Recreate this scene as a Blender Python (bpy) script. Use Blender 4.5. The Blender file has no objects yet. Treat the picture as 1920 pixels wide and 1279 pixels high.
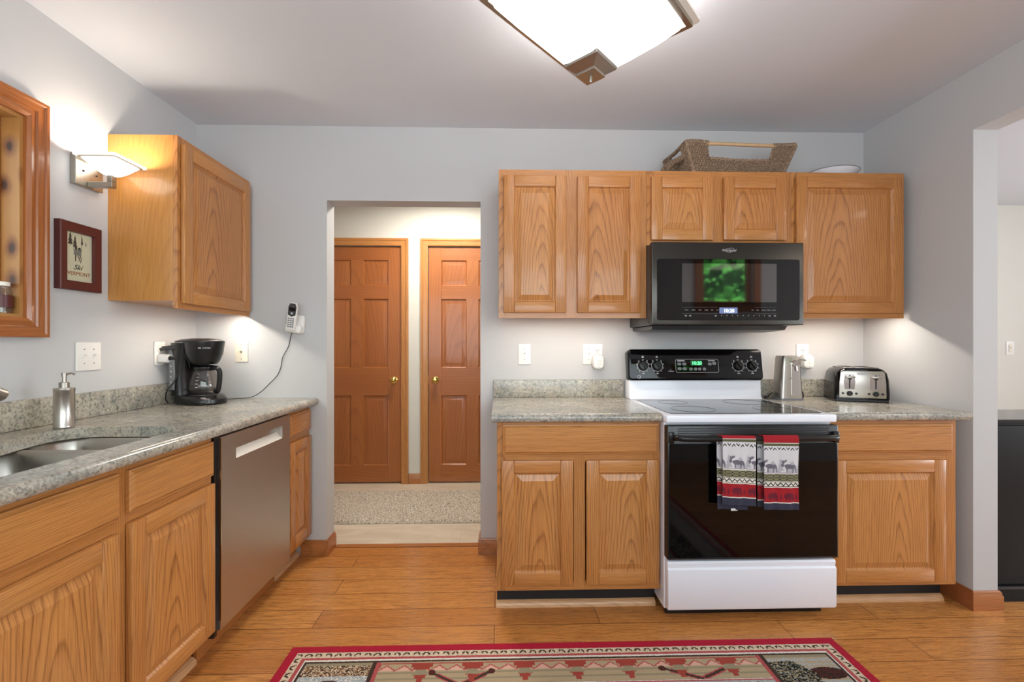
import bpy, bmesh, math, random
from mathutils import Matrix, Vector
random.seed(7)
S = bpy.context.scene
COL = S.collection
PI = math.pi
R = math.radians

# ------------------------------------------------------------------ camera, world, big lights, exposure
H = 2.494                       # ceiling height
XR = 3.934                      # right wall plane
cam_d = bpy.data.cameras.new('camera'); cam = bpy.data.objects.new('camera', cam_d); COL.objects.link(cam)
cam.location = (1.752, -2.637, 1.2226); cam.rotation_euler = (R(90), 0, -0.0266)
cam_d.sensor_width = 36; cam_d.lens = 841 * 36 / 1920; cam_d.shift_y = 6.8 / 1920; cam_d.clip_start = 0.02
S.camera = cam
S.view_settings.view_transform = 'Standard'; S.view_settings.look = 'None'
S.view_settings.gamma = 1; S.view_settings.use_curve_mapping = False
S.view_settings.exposure = 0.0
W = bpy.data.worlds.new('world'); S.world = W; W.use_nodes = True
wn = W.node_tree.nodes; bg = wn['Background']
sky = wn.new('ShaderNodeTexSky'); sky.sky_type = 'HOSEK_WILKIE'; sky.turbidity = 4; sky.sun_direction = (-0.4, -0.5, 0.75)
W.node_tree.links.new(sky.outputs[0], bg.inputs[0]); bg.inputs[1].default_value = 3.0

def area(name, loc, rot, sx, sy, power, col=(1, 1, 1), spread=180):
    l = bpy.data.lights.new(name, 'AREA'); l.shape = 'RECTANGLE'; l.size = sx; l.size_y = sy
    l.energy = power; l.color = col; l.spread = R(spread)
    o = bpy.data.objects.new(name, l); COL.objects.link(o); o.location = loc; o.rotation_euler = rot
    return o
def point(name, loc, power, col, r=0.03):
    l = bpy.data.lights.new(name, 'POINT'); l.energy = power; l.color = col; l.shadow_soft_size = r
    o = bpy.data.objects.new(name, l); COL.objects.link(o); o.location = loc
    return o
WARM = (1, 0.86, 0.68)
area('rear_fill', (1.9, -3.36, 1.55), (R(106), 0, 0), 3.2, 1.25, 58, (0.86, 0.93, 1.0))  # added fill lamp at the unseen wide rear window, brightens the room
area('east_fill', (7.5, -1.6, 1.4), (R(104), 0, R(90)), 2.6, 1.7, 150, (0.86, 0.93, 1.0))  # added fill lamp from the next room's side; the east wall has no window
area('daylight_left', (-0.075, -1.45, 1.69), (0, R(-90), 0), 0.7, 0.9, 2.0, (0.95, 1.0, 0.93))
area('hall_light', (1.3, 0.75, H - 0.03), (0, 0, 0), 0.5, 0.3, 29, (1, 0.95, 0.86))
area('dining_light', (5.3, -1.9, H - 0.06), (0, 0, 0), 0.5, 0.5, 10, (1, 0.86, 0.7))

sun = bpy.data.objects.new('sun', bpy.data.lights.new('sun', 'SUN')); COL.objects.link(sun); sun.data.energy = 40; sun.data.angle = R(2); sun.data.color = (1, 0.96, 0.88)
sun.rotation_euler = (R(-42), 0, 0)                         # from above the roof towards the garden behind the camera

# ------------------------------------------------------------------ materials
def c(r, g, b):
    f = lambda v: (v / 255 / 12.92) if v / 255 <= 0.04045 else ((v / 255 + 0.055) / 1.055) ** 2.4
    return (f(r), f(g), f(b), 1)
class N:
    def __init__(s, name):
        s.m = bpy.data.materials.new(name); s.m.use_nodes = True; s.t = s.m.node_tree; s.n = s.t.nodes
        s.b = s.n['Principled BSDF']; s.out = s.n['Material Output']
    def new(s, t, **k):
        x = s.n.new(t)
        for a, v in k.items(): setattr(x, a, v)
        return x
    def l(s, a, b): s.t.links.new(a, b)
    def math(s, op, a, b=None, cl=False):
        x = s.new('ShaderNodeMath', operation=op, use_clamp=cl)
        for i, v in enumerate((a, b)):
            if v is None: continue
            if isinstance(v, (int, float)): x.inputs[i].default_value = v
            else: s.l(v, x.inputs[i])
        return x.outputs[0]
    def mix(s, f, a, b):
        x = s.new('ShaderNodeMix', data_type='RGBA')
        for i, v in ((0, f), (6, a), (7, b)):
            if isinstance(v, (int, float)): x.inputs[i].default_value = v
            elif isinstance(v, tuple): x.inputs[i].default_value = v
            else: s.l(v, x.inputs[i])
        return x.outputs[2]
    def noise(s, vec, scale, detail=3, rough=0.5, dist=0):
        x = s.new('ShaderNodeTexNoise'); x.inputs['Scale'].default_value = scale; x.inputs['Detail'].default_value = detail
        x.inputs['Roughness'].default_value = rough; x.inputs['Distortion'].default_value = dist
        if vec is not None: s.l(vec, x.inputs['Vector'])
        return x.outputs[0]
    def ramp(s, f, stops):
        x = s.new('ShaderNodeValToRGB'); e = x.color_ramp.elements
        while len(e) < len(stops): e.new(0.5)
        for i, (p, col) in enumerate(stops): e[i].position = p; e[i].color = col
        s.l(f, x.inputs[0]); return x.outputs[0]
    def obj(s): return s.new('ShaderNodeTexCoord').outputs['Object']
    def scl(s, v, sc, loc=(0, 0, 0)):
        x = s.new('ShaderNodeMapping'); x.inputs['Scale'].default_value = sc; x.inputs['Location'].default_value = loc
        s.l(v, x.inputs[0]); return x.outputs[0]
    def bump(s, h, st, d=0.002):
        x = s.new('ShaderNodeBump'); x.inputs['Strength'].default_value = st; x.inputs['Distance'].default_value = d
        s.l(h, x.inputs['Height']); s.l(x.outputs[0], s.b.inputs['Normal'])
    def set(s, col=None, rough=0.5, metal=0, ior=None, coat=0, spec=None):
        if isinstance(col, tuple): s.b.inputs['Base Color'].default_value = col
        elif col is not None: s.l(col, s.b.inputs['Base Color'])
        if isinstance(rough, (int, float)): s.b.inputs['Roughness'].default_value = rough
        else: s.l(rough, s.b.inputs['Roughness'])
        s.b.inputs['Metallic'].default_value = metal
        if ior: s.b.inputs['IOR'].default_value = ior
        if spec is not None: s.b.inputs['Specular IOR Level'].default_value = spec
        if coat: s.b.inputs['Coat Weight'].default_value = coat; s.b.inputs['Coat Roughness'].default_value = 0.08
        return s.m
def plain(name, col, rough=0.5, metal=0, **k): return N(name).set(col, rough, metal, **k)
def emit(name, col, st):
    n = N(name); n.b.inputs['Base Color'].default_value = col; n.b.inputs['Emission Color'].default_value = col
    n.b.inputs['Emission Strength'].default_value = st; n.b.inputs['Roughness'].default_value = 0.4; return n.m
def paint(name, col, bump=0.08, rough=0.75):
    n = N(name); p = n.obj(); h = n.noise(p, 260, 2)
    n.bump(h, bump, 0.001); v = n.noise(p, 1.3, 2)
    d = tuple(x * 0.965 for x in col[:3]) + (1,)
    return n.set(n.mix(v, col, d), rough)
def wood(name, light, mid, dark, axis='z', ring=0.0085, rough=0.33, amt=0.62, pore=0.85, coat=0.25, slope=0.10):
    n = N(name); p = n.obj(); sx = n.new('ShaderNodeSeparateXYZ'); n.l(p, sx.inputs[0])
    rnd = n.new('ShaderNodeObjectInfo').outputs['Random']
    X, Y, Z = sx.outputs
    if axis == 'x': u = n.math('ADD', Z, Y); g = X
    elif axis == 'y': u = n.math('ADD', X, Z); g = Y
    elif axis == 'p': u = X; g = Z
    else: u = n.math('ADD', X, Y); g = Z
    u = n.math('ADD', u, n.math('MULTIPLY', n.math('SUBTRACT', rnd, 0.5), 0.14))
    gg = n.math('ADD', g, n.math('MULTIPLY', rnd, 17.3))
    cb = n.new('ShaderNodeCombineXYZ'); n.l(u, cb.inputs[0]); n.l(gg, cb.inputs[1]); n.l(rnd, cb.inputs[2])
    v = cb.outputs[0]
    w1 = n.noise(n.scl(v, (7, 1.3, 3)), 1.0, 2)
    w2 = n.noise(n.scl(v, (45, 5, 3)), 1.0, 2)
    ax = n.math('MULTIPLY', n.math('ADD', g, n.math('ADD', n.math('MULTIPLY', rnd, 0.8), 0.45)), slope)
    r = n.math('SQRT', n.math('ADD', n.math('MULTIPLY', u, u), n.math('MULTIPLY', ax, ax)))
    r = n.math('ADD', r, n.math('MULTIPLY', w1, 0.05)); r = n.math('ADD', r, n.math('MULTIPLY', w2, 0.0045))
    b = n.math('FRACT', n.math('DIVIDE', r, ring))
    band = n.ramp(b, [(0.0, (0.12,) * 3 + (1,)), (0.35, (0.06,) * 3 + (1,)), (0.66, (0.22,) * 3 + (1,)), (0.88, (0.85,) * 3 + (1,)), (1.0, (0.12,) * 3 + (1,))])
    fade = n.noise(n.scl(v, (18, 2.2, 5)), 1.0, 2)
    po = n.noise(n.scl(v, (330, 7, 40)), 1.0, 4, 0.7)
    pores = n.ramp(po, [(0.40, (1, 1, 1, 1)), (0.56, (0, 0, 0, 1))])
    f = n.math('MULTIPLY', band, n.math('MULTIPLY', n.math('ADD', fade, 0.35), amt))
    f = n.math('ADD', f, n.math('MULTIPLY', pores, n.math('MULTIPLY', pore, 0.35)), True)
    lv = n.noise(n.scl(v, (9, 0.8, 2)), 1.0, 2)
    col = n.mix(n.math('ADD', n.math('MULTIPLY', lv, 0.75), n.math('MULTIPLY', n.math('SUBTRACT', rnd, 0.5), 0.35), True), light, mid)
    col = n.mix(f, col, dark)
    n.bump(po, 0.06, 0.001)
    return n.set(col, rough, coat=coat)

M = {}
M['wall'] = paint('wall_paint', c(197, 197, 197))
M['ceil'] = paint('ceiling_paint', c(216, 219, 224), 0.12, 0.9)
M['hallwall'] = paint('hall_paint', c(216, 213, 203))
OA, OB, OC = c(206, 144, 80), c(188, 119, 60), c(104, 52, 20)
M['oak_v'] = wood('oak_vertical', OA, OB, OC, 'z')
M['oak_h'] = wood('oak_horizontal', OA, OB, OC, 'x', ring=0.006, amt=0.42, slope=0.03)
M['oak_p'] = wood('oak_panel', c(208, 146, 82), c(190, 123, 63), c(112, 58, 24), 'p', ring=0.0105, amt=0.68, slope=0.085)
M['oak_side'] = wood('oak_side', c(206, 146, 78), c(190, 128, 62), c(146, 92, 40), 'z', ring=0.013, amt=0.3, rough=0.3)
M['base'] = wood('oak_base_trim', c(190, 122, 66), c(170, 100, 50), c(105, 58, 24), 'x', amt=0.5)
M['shoe'] = wood('pale_shoe_moulding', c(222, 178, 132), c(206, 156, 108), c(140, 92, 50), 'x', amt=0.4)
M['base_y'] = wood('oak_base_trim_side', c(180, 108, 62), c(160, 90, 46), c(100, 54, 24), 'y', amt=0.5)
M['door_v'] = wood('pine_door_vertical', c(174, 106, 54), c(152, 84, 38), c(96, 46, 16), 'z', ring=0.02, amt=0.35, pore=0.3)
M['door_h'] = wood('pine_door_horizontal', c(172, 104, 53), c(150, 82, 37), c(96, 46, 16), 'x', ring=0.02, amt=0.35, pore=0.3)
M['pine_v'] = wood('pine_casing_vertical', c(174, 104, 50), c(146, 80, 34), c(84, 40, 14), 'z', ring=0.016, amt=0.5, pore=0.3, rough=0.3, coat=0.25)
M['pine_y'] = wood('pine_casing_level', c(178, 108, 52), c(150, 84, 36), c(84, 40, 14), 'y', ring=0.016, amt=0.5, pore=0.3, rough=0.3, coat=0.25)
def knotty():
    n = N('knotty_pine'); p = n.obj(); sx = n.new('ShaderNodeSeparateXYZ'); n.l(p, sx.inputs[0])
    cb = n.new('ShaderNodeCombineXYZ'); n.l(n.math('MULTIPLY', n.math('ADD', sx.outputs[0], n.math('MULTIPLY', sx.outputs[1], 0.15)), 8.0), cb.inputs[0]); n.l(n.math('MULTIPLY', sx.outputs[2], 5.2), cb.inputs[1])
    v = n.new('ShaderNodeTexVoronoi', voronoi_dimensions='2D'); v.inputs['Scale'].default_value = 1.0; v.inputs['Randomness'].default_value = 0.8
    w0 = n.noise(n.scl(p, (20, 20, 8)), 1, 2); vd = n.math('ADD', v.outputs['Distance'], n.math('MULTIPLY', n.math('SUBTRACT', w0, 0.5), 0.2)); n.l(cb.outputs[0], v.inputs['Vector'])
    k = n.ramp(vd, [(0.0, c(30, 20, 16)), (0.06, c(48, 28, 18)), (0.11, c(126, 78, 40)), (0.26, c(180, 128, 70)), (1, c(186, 138, 78))])
    w = n.noise(n.scl(p, (60, 60, 3)), 1, 3)
    return n.set(n.mix(n.math('MULTIPLY', w, 0.35), k, c(130, 76, 36)), 0.4, coat=0.15)
M['knotty'] = knotty()
def floor_mat():
    n = N('strand_bamboo_floor'); p = n.obj()
    br = n.new('ShaderNodeTexBrick', offset=0.37, offset_frequency=2, squash=1.0)
    n.l(n.scl(p, (1, 1, 1), (0.31, 0.022, 0)), br.inputs['Vector'])
    for k, v in (('Scale', 1.0), ('Mortar Size', 0.0016), ('Mortar Smooth', 0.1), ('Bias', 0.0), ('Brick Width', 1.25), ('Row Height', 0.132)): br.inputs[k].default_value = v
    br.inputs['Color1'].default_value = (0, 0, 0, 1); br.inputs['Color2'].default_value = (1, 1, 1, 1); br.inputs['Mortar'].default_value = (0.5, 0.5, 0.5, 1)
    sx = n.new('ShaderNodeSeparateXYZ'); n.l(p, sx.inputs[0])
    cb = n.new('ShaderNodeCombineXYZ'); n.l(n.math('ADD', sx.outputs[0], n.math('MULTIPLY', br.outputs[0], 9.0)), cb.inputs[0]); n.l(sx.outputs[1], cb.inputs[1])
    st = n.noise(n.scl(cb.outputs[0], (6, 130, 1)), 1, 5, 0.66); st2 = n.noise(n.scl(cb.outputs[0], (1.5, 22, 1)), 1, 3)
    base = n.mix(br.outputs[0], c(186, 114, 52), c(216, 148, 78))
    col = n.mix(n.ramp(st, [(0.42, (0, 0, 0, 1)), (0.68, (1, 1, 1, 1))]), base, c(138, 78, 32))
    col = n.mix(n.math('MULTIPLY', st2, 0.5), col, c(214, 152, 86))
    fine = n.noise(n.scl(cb.outputs[0], (16, 210, 1)), 1, 3, 0.7)
    col = n.mix(n.ramp(fine, [(0.54, (0, 0, 0, 1)), (0.72, (0.9, 0.9, 0.9, 1))]), col, c(96, 52, 22))
    col = n.mix(n.math('MULTIPLY', br.outputs['Fac'], 0.9), col, c(74, 40, 16))
    n.bump(n.math('SUBTRACT', n.math('MULTIPLY', st, 0.3), br.outputs['Fac']), 0.12, 0.001)
    return n.set(col, n.math('ADD', n.math('MULTIPLY', st, 0.14), 0.2), coat=0.15)
M['floor'] = floor_mat()
def vinyl():
    n = N('hall_vinyl'); p = n.obj(); br = n.new('ShaderNodeTexBrick', offset=0.0); n.l(n.scl(p, (1, 1, 1), (0.1, 0.05, 0)), br.inputs['Vector'])
    for k, v in (('Scale', 1.0), ('Mortar Size', 0.002), ('Brick Width', 0.4), ('Row Height', 0.4)): br.inputs[k].default_value = v
    a = n.noise(n.scl(p, (3, 9, 1)), 1, 4, 0.6, 1.0)
    col = n.mix(n.ramp(a, [(0.35, (0, 0, 0, 1)), (0.7, (1, 1, 1, 1))]), c(214, 198, 176), c(196, 178, 154))
    col = n.mix(n.math('MULTIPLY', br.outputs['Fac'], 0.35), col, c(170, 152, 130))
    return n.set(col, 0.4)
M['vinyl'] = vinyl()
def laminate():
    n = N('stone_laminate'); p = n.obj()
    a = n.noise(p, 9, 5, 0.6, 1.2); b = n.noise(p, 120, 4, 0.75); d = n.noise(p, 60, 4, 0.7, 0.6); e = n.noise(p, 3.2, 3, 0.6, 0.8)
    col = n.mix(n.ramp(a, [(0.36, (0, 0, 0, 1)), (0.64, (1, 1, 1, 1))]), c(190, 182, 168), c(152, 150, 142))
    col = n.mix(n.ramp(e, [(0.45, (0, 0, 0, 1)), (0.7, (0.7, 0.7, 0.7, 1))]), col, c(180, 166, 144))
    col = n.mix(n.ramp(d, [(0.48, (0, 0, 0, 1)), (0.68, (0.85, 0.85, 0.85, 1))]), col, c(100, 104, 98))
    col = n.mix(n.ramp(b, [(0.53, (0, 0, 0, 1)), (0.68, (0.85, 0.85, 0.85, 1))]), col, c(72, 76, 72))
    col = n.mix(n.ramp(b, [(0.28, (0.7, 0.7, 0.7, 1)), (0.42, (0, 0, 0, 1))]), col, c(214, 206, 188))
    return n.set(col, 0.22, coat=0.2)
M['stone'] = laminate()
def steel(name, col, rough, axis=(400, 400, 4), metal=1.0):
    n = N(name); p = n.obj(); s = n.noise(n.scl(p, axis), 1, 3)
    n.bump(s, 0.03, 0.0005)
    return n.set(n.mix(n.math('MULTIPLY', s, 0.3), col, tuple(x * 0.8 for x in col[:3]) + (1,)), n.math('ADD', n.math('MULTIPLY', s, 0.12), rough), metal)
M['steel'] = steel('brushed_steel', c(196, 190, 182), 0.24)
M['steel_dw'] = steel('dishwasher_steel', c(200, 194, 188), 0.32, (4, 400, 400))
M['steel_bs'] = steel('black_stainless', c(76, 74, 70), 0.26, (4, 400, 400))
M['nickel'] = steel('brushed_nickel', c(176, 170, 160), 0.3)
M['chrome'] = plain('chrome', c(214, 212, 208), 0.12, 1)
M['brass'] = plain('brass', c(214, 178, 96), 0.18, 1)
M['white'] = plain('white_enamel', c(238, 240, 247), 0.25, coat=0.3)
M['plastic'] = plain('white_plastic', c(236, 232, 226), 0.4)
M['ivory'] = plain('ivory_plastic', c(226, 218, 200), 0.45)
M['slot'] = plain('dark_slot', c(40, 36, 32), 0.6)
M['black'] = plain('black_plastic', c(14, 14, 15), 0.28)
M['gloss'] = plain('black_glass', c(4, 4, 5), 0.05, spec=0.35)
M['mwglass'] = plain('microwave_glass', c(9, 9, 10), 0.03, ior=1.55)
M['mwpane'] = plain('microwave_screen', c(26, 26, 27), 0.04, ior=2.4)
M['cook'] = plain('ceramic_glass', c(38, 38, 40), 0.08, ior=1.9)
M['charcoal'] = plain('charcoal_plastic', c(52, 52, 54), 0.35)
M['grey'] = plain('grey_plastic', c(120, 120, 124), 0.35)
M['print'] = plain('pale_print', c(190, 190, 192), 0.5)
M['dimprint'] = plain('dim_print', c(120, 120, 122), 0.5)
M['green_led'] = emit('green_digits', (0.12, 1, 0.3, 1), 3.0)
M['green_bg'] = emit('green_display', c(22, 90, 44), 0.5)
M['blue_led'] = emit('pale_digits', (0.85, 0.9, 1, 1), 2.5)
M['blue_bg'] = emit('blue_display', c(96, 110, 150), 0.5)
M['shade'] = emit('lit_frosted_glass', (1, 0.94, 0.84, 1), 5.0)
M['shade_c'] = emit('lit_opal_glass', (1, 0.98, 0.95, 1), 2.0)
M['lens'] = emit('lit_light_lens', (1, 0.9, 0.75, 1), 3.0)
def thin_glass(name, tint=(0.95, 0.97, 0.96, 1), gl=0.08):
    n = N(name); t = n.new('ShaderNodeBsdfTransparent'); t.inputs[0].default_value = tint
    g = n.new('ShaderNodeBsdfGlossy'); g.inputs['Roughness'].default_value = 0.02
    f = n.new('ShaderNodeLayerWeight'); f.inputs[0].default_value = 0.5
    fr = n.math('MULTIPLY', n.math('POWER', f.outputs['Facing'], 5.0), 0.9)
    mx = n.new('ShaderNodeMixShader'); n.l(n.math('ADD', fr, gl + 0.03, True), mx.inputs[0]); n.l(t.outputs[0], mx.inputs[1]); n.l(g.outputs[0], mx.inputs[2])
    n.l(mx.outputs[0], n.out.inputs[0]); return n.m
M['glass'] = thin_glass('clear_glass', gl=0.0)
M['carafe'] = thin_glass('carafe_glass', (0.80, 0.77, 0.74, 1), 0.06)
M['rimglass'] = plain('frosted_rim_glass', c(232, 226, 214), 0.35)
M['rimlit'] = emit('lit_rim_glass', (1, 0.95, 0.86, 1), 0.9)
M['maroon'] = plain('maroon_frame', c(84, 30, 26), 0.4)
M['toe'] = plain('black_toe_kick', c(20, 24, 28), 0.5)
M['cord'] = plain('black_cord', c(22, 22, 22), 0.5)
M['blackcab'] = plain('black_painted_wood', c(14, 15, 15), 0.4, spec=0.2)
M['blacktop'] = plain('black_painted_top', c(40, 39, 38), 0.15)
def wicker():
    n = N('seagrass'); p = n.obj(); a = n.noise(p, 130, 3, 0.6); b = n.noise(p, 22, 2)
    col = n.mix(n.ramp(a, [(0.35, (0, 0, 0, 1)), (0.65, (1, 1, 1, 1))]), c(104, 84, 66), c(172, 148, 122))
    n.bump(a, 0.4, 0.002); return n.set(n.mix(n.math('MULTIPLY', b, 0.5), col, c(130, 104, 84)), 0.8)
M['wicker'] = wicker()
M['dowel'] = wood('pale_dowel', c(206, 176, 136), c(190, 158, 118), c(150, 112, 76), 'x', amt=0.3)
def cloth(name, col, sc=500):
    n = N(name); p = n.obj(); a = n.noise(p, sc, 2); n.bump(a, 0.3, 0.001)
    return n.set(n.mix(n.math('MULTIPLY', a, 0.5), col, tuple(x * 0.7 for x in col[:3]) + (1,)), 0.95, spec=0.1)
def shag():
    n = N('shag_pile'); p = n.obj(); a = n.noise(p, 95, 3, 0.75); b = n.noise(p, 5, 2)
    col = n.ramp(a, [(0.34, c(96, 84, 70)), (0.48, c(190, 176, 158)), (0.66, c(232, 222, 206))])
    return n.set(n.mix(n.math('MULTIPLY', b, 0.45), col, c(176, 158, 138)), 1.0, spec=0.05)
M['shag'] = shag()
M['foliage'] = plain('leaf_green', c(70, 150, 60), 0.6)
M['bark'] = plain('bark', c(80, 64, 48), 0.9)
M['lawn'] = plain('lawn_green', c(80, 130, 50), 0.9)

# ------------------------------------------------------------------ mesh helpers
class MB:
    def __init__(s): s.v = []; s.f = []; s.m = []; s.sm = []
    def add(s, vs, fs, mat=0, smooth=False, T=None):
        o = len(s.v)
        s.v += [tuple(T @ Vector(p)) if T else tuple(p) for p in vs]
        for i, f in enumerate(fs):
            s.f.append([o + k for k in f]); s.m.append(mat[i] if isinstance(mat, list) else mat); s.sm.append(smooth)
        return s
    def box(s, x0, x1, y0, y1, z0, z1, mat=0, b=0, seg=1, T=None):
        if x1 < x0: x0, x1 = x1, x0
        if y1 < y0: y0, y1 = y1, y0
        if z1 < z0: z0, z1 = z1, z0
        vs = [(x, y, z) for x in (x0, x1) for y in (y0, y1) for z in (z0, z1)]
        fs = [(0, 1, 3, 2), (4, 6, 7, 5), (0, 4, 5, 1), (2, 3, 7, 6), (0, 2, 6, 4), (1, 5, 7, 3)]
        if not b: return s.add(vs, fs, mat, False, T)
        bm = bmesh.new(); bv = [bm.verts.new(p) for p in vs]
        for f in fs: bm.faces.new([bv[k] for k in f])
        bmesh.ops.bevel(bm, geom=bm.edges[:], offset=b, segments=seg, affect='EDGES', profile=0.5)
        return s.bm(bm, mat, seg > 1, T)
    def bm(s, bm, mat=0, smooth=False, T=None):
        bm.verts.index_update(); vs = [v.co.copy() for v in bm.verts]; fs = [[v.index for v in f.verts] for f in bm.faces]
        bm.free(); return s.add(vs, fs, mat, smooth, T)
    def loft(s, rings, mat=0, smooth=True, caps=True, closed=True, T=None):
        n = len(rings[0]); vs = [p for r in rings for p in r]; fs = []
        for i in range(len(rings) - 1):
            for k in range(n if closed else n - 1):
                a = i * n + k; b = i * n + (k + 1) % n
                fs.append((a, b, b + n, a + n))
        if caps: fs.append(tuple(range(n))[::-1]); fs.append(tuple((len(rings) - 1) * n + k for k in range(n)))
        return s.add(vs, fs, mat, smooth, T)
    def lathe(s, prof, cx=0, cy=0, n=28, mat=0, T=None, sx=1, sy=1, caps=True):
        rings = [[(cx + sx * r * math.cos(2 * PI * k / n), cy + sy * r * math.sin(2 * PI * k / n), z) for k in range(n)] for r, z in prof]
        return s.loft(rings, mat, True, caps, True, T)
    def cyl(s, p, q, r, n=16, mat=0, r2=None):
        return s.tube([p, q], r, n, mat, r2=r2)
    def tube(s, path, r, n=8, mat=0, closed=False, r2=None, radii=None):
        P = [Vector(p) for p in path]; rings = []; up = None
        for i, p in enumerate(P):
            if closed: t = P[(i + 1) % len(P)] - P[i - 1]
            else: t = P[min(i + 1, len(P) - 1)] - P[max(i - 1, 0)]
            t.normalize()
            if up is None: up = Vector((0, 0, 1)) if abs(t.z) < 0.9 else Vector((1, 0, 0))
            a = t.cross(up)
            if a.length < 1e-5: a = t.cross(Vector((0.3, 1, 0.2)))
            a.normalize(); b = a.cross(t); up = b
            rr = radii[i] if radii else (r if r2 is None else r + (r2 - r) * i / (len(P) - 1))
            rings.append([p + a * rr * math.cos(2 * PI * k / n) + b * rr * math.sin(2 * PI * k / n) for k in range(n)])
        if closed: rings.append(rings[0])
        return s.loft(rings, mat, True, not closed)
    def prism(s, poly, a0, a1, axis='y', mat=0, bev=0, seg=2, T=None):
        def P(u, v, a): return {'y': (u, a, v), 'x': (a, u, v), 'z': (u, v, a)}[axis]
        n = len(poly); vs = [P(u, v, a0) for u, v in poly] + [P(u, v, a1) for u, v in poly]
        fs = [tuple(range(n)), tuple(range(2 * n - 1, n - 1, -1))] + [(k, k + n, (k + 1) % n + n, (k + 1) % n) for k in range(n)]
        bm = bmesh.new(); bv = [bm.verts.new(p) for p in vs]
        for f in fs: bm.faces.new([bv[k] for k in f])
        bmesh.ops.recalc_face_normals(bm, faces=bm.faces[:])
        if bev:
            cap = [e for e in bm.edges if any(len(f.verts) == n for f in e.link_faces)] if n > 4 else bm.edges[:]
            bmesh.ops.bevel(bm, geom=cap, offset=bev, segments=seg, affect='EDGES', profile=0.5)
        return s.bm(bm, mat, True, T)
    def build(s, name, mats, parent=None, loc=None, angle=35):
        me = bpy.data.meshes.new(name); me.from_pydata([tuple(p) for p in s.v], [], s.f)
        for m in (mats if isinstance(mats, list) else [mats]): me.materials.append(M[m] if isinstance(m, str) else m)
        me.polygons.foreach_set('material_index', s.m)
        me.update()
        bm = bmesh.new(); bm.from_mesh(me); bmesh.ops.recalc_face_normals(bm, faces=bm.faces[:]); bm.to_mesh(me); bm.free()
        me.polygons.foreach_set('use_smooth', [True] * len(me.polygons)); me.set_sharp_from_angle(angle=R(angle))
        o = bpy.data.objects.new(name, me); COL.objects.link(o)
        if parent: o.parent = parent
        if loc: o.location = loc
        return o
def rrect(x0, x1, z0, z1, r, n=5):
    p = []
    for cx, cz, a0 in ((x1 - r, z1 - r, 0), (x0 + r, z1 - r, 90), (x0 + r, z0 + r, 180), (x1 - r, z0 + r, 270)):
        for k in range(n + 1):
            a = R(a0 + 90 * k / n); p.append((cx + r * math.cos(a), cz + r * math.sin(a)))
    return p
def spline(pts, n=8):
    P = [Vector(p) for p in pts]; P = [2 * P[0] - P[1]] + P + [2 * P[-1] - P[-2]]; out = []
    for i in range(1, len(P) - 2):
        for k in range(n):
            t = k / n; a, b, d, e = P[i - 1], P[i], P[i + 1], P[i + 2]
            out.append(0.5 * ((2 * b) + (d - a) * t + (2 * a - 5 * b + 4 * d - e) * t * t + (3 * b - a - 3 * d + e) * t ** 3))
    return out + [P[-2]]
def thing(name, label, cat, loc=(0, 0, 0), rz=0, group=None):
    o = bpy.data.objects.new(name, None); COL.objects.link(o); o.empty_display_size = 0.05
    o.location = loc; o.rotation_euler = (0, 0, rz); tag(o, label, cat, group); return o
def tag(o, label, cat, group=None):
    o['label'] = label; o['category'] = cat
    if group: o['group'] = group
    return o
def struct(o): o['kind'] = 'structure'; return o
def text(s, size, mat, parent, loc, rot=(R(90), 0, 0), name='lettering', ext=0.0003, align='CENTER', shear=0, sx=1):
    cu = bpy.data.curves.new('t', 'FONT'); cu.body = s; cu.size = size; cu.extrude = ext; cu.align_x = align; cu.align_y = 'CENTER'; cu.shear = shear
    cu.resolution_u = 3
    t = bpy.data.objects.new('t', cu); COL.objects.link(t); bpy.context.view_layer.update()
    me = bpy.data.meshes.new_from_object(t.evaluated_get(bpy.context.evaluated_depsgraph_get()))
    bpy.data.objects.remove(t); me.name = name
    me.materials.clear(); me.materials.append(M[mat])
    o = bpy.data.objects.new(name, me); COL.objects.link(o); o.parent = parent; o.location = loc; o.rotation_euler = rot; o.scale = (sx, 1, 1)
    return o
def inpoly(x, y, P):
    r = False; j = len(P) - 1
    for i in range(len(P)):
        if (P[i][1] > y) != (P[j][1] > y) and x < (P[j][0] - P[i][0]) * (y - P[i][1]) / (P[j][1] - P[i][1]) + P[i][0]: r = not r
        j = i
    return r

# ------------------------------------------------------------------ the room shell
YR = -3.4; XE = 7.6; YF = 1.33
m = MB(); m.box(-0.12, XE, YR, 0.113, -0.1, 0); m.box(4.05, XE, 0.113, YF, -0.1, 0); struct(m.build('floor', 'floor'))
m = MB(); m.box(0, XR, 0.113, YF + 0.12, -0.1, 0.0); struct(m.build('floor_hall', 'vinyl'))
m = MB(); m.box(-0.12, XE + 0.1, YR - 0.12, YF + 0.12, H, H + 0.1); struct(m.build('ceiling', 'ceil'))
WY0, WY1, WZ0, WZ1 = -2.05, -0.945, 1.322, 2.062          # window over the sink
m = MB()
m.box(-0.12, 0, YR, WY0, 0, H); m.box(-0.12, 0, WY1, YF, 0, H); m.box(-0.12, 0, WY0, WY1, 0, WZ0); m.box(-0.12, 0, WY0, WY1, WZ1, H)
struct(m.build('wall_left', 'wall'))
m = MB(); DX0, DX1, DZ = 0.745, 1.637, 2.062
m.box(0, DX0, 0, 0.113, 0, H); m.box(DX0, DX1, 0, 0.113, DZ, H); m.box(DX1, XR, 0, 0.113, 0, H)
struct(m.build('wall_back', 'wall'))
m = MB(); m.box(XR, 4.05, -0.625, YF, 0, H); m.box(XR, 4.05, YR, -0.625, 2.215, H); struct(m.build('wall_right', 'wall'))
L0, L1, R0, R1, DT = 0.11, 0.884, 1.118, 1.90, 2.09        # the two hall doors
m = MB()
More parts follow.
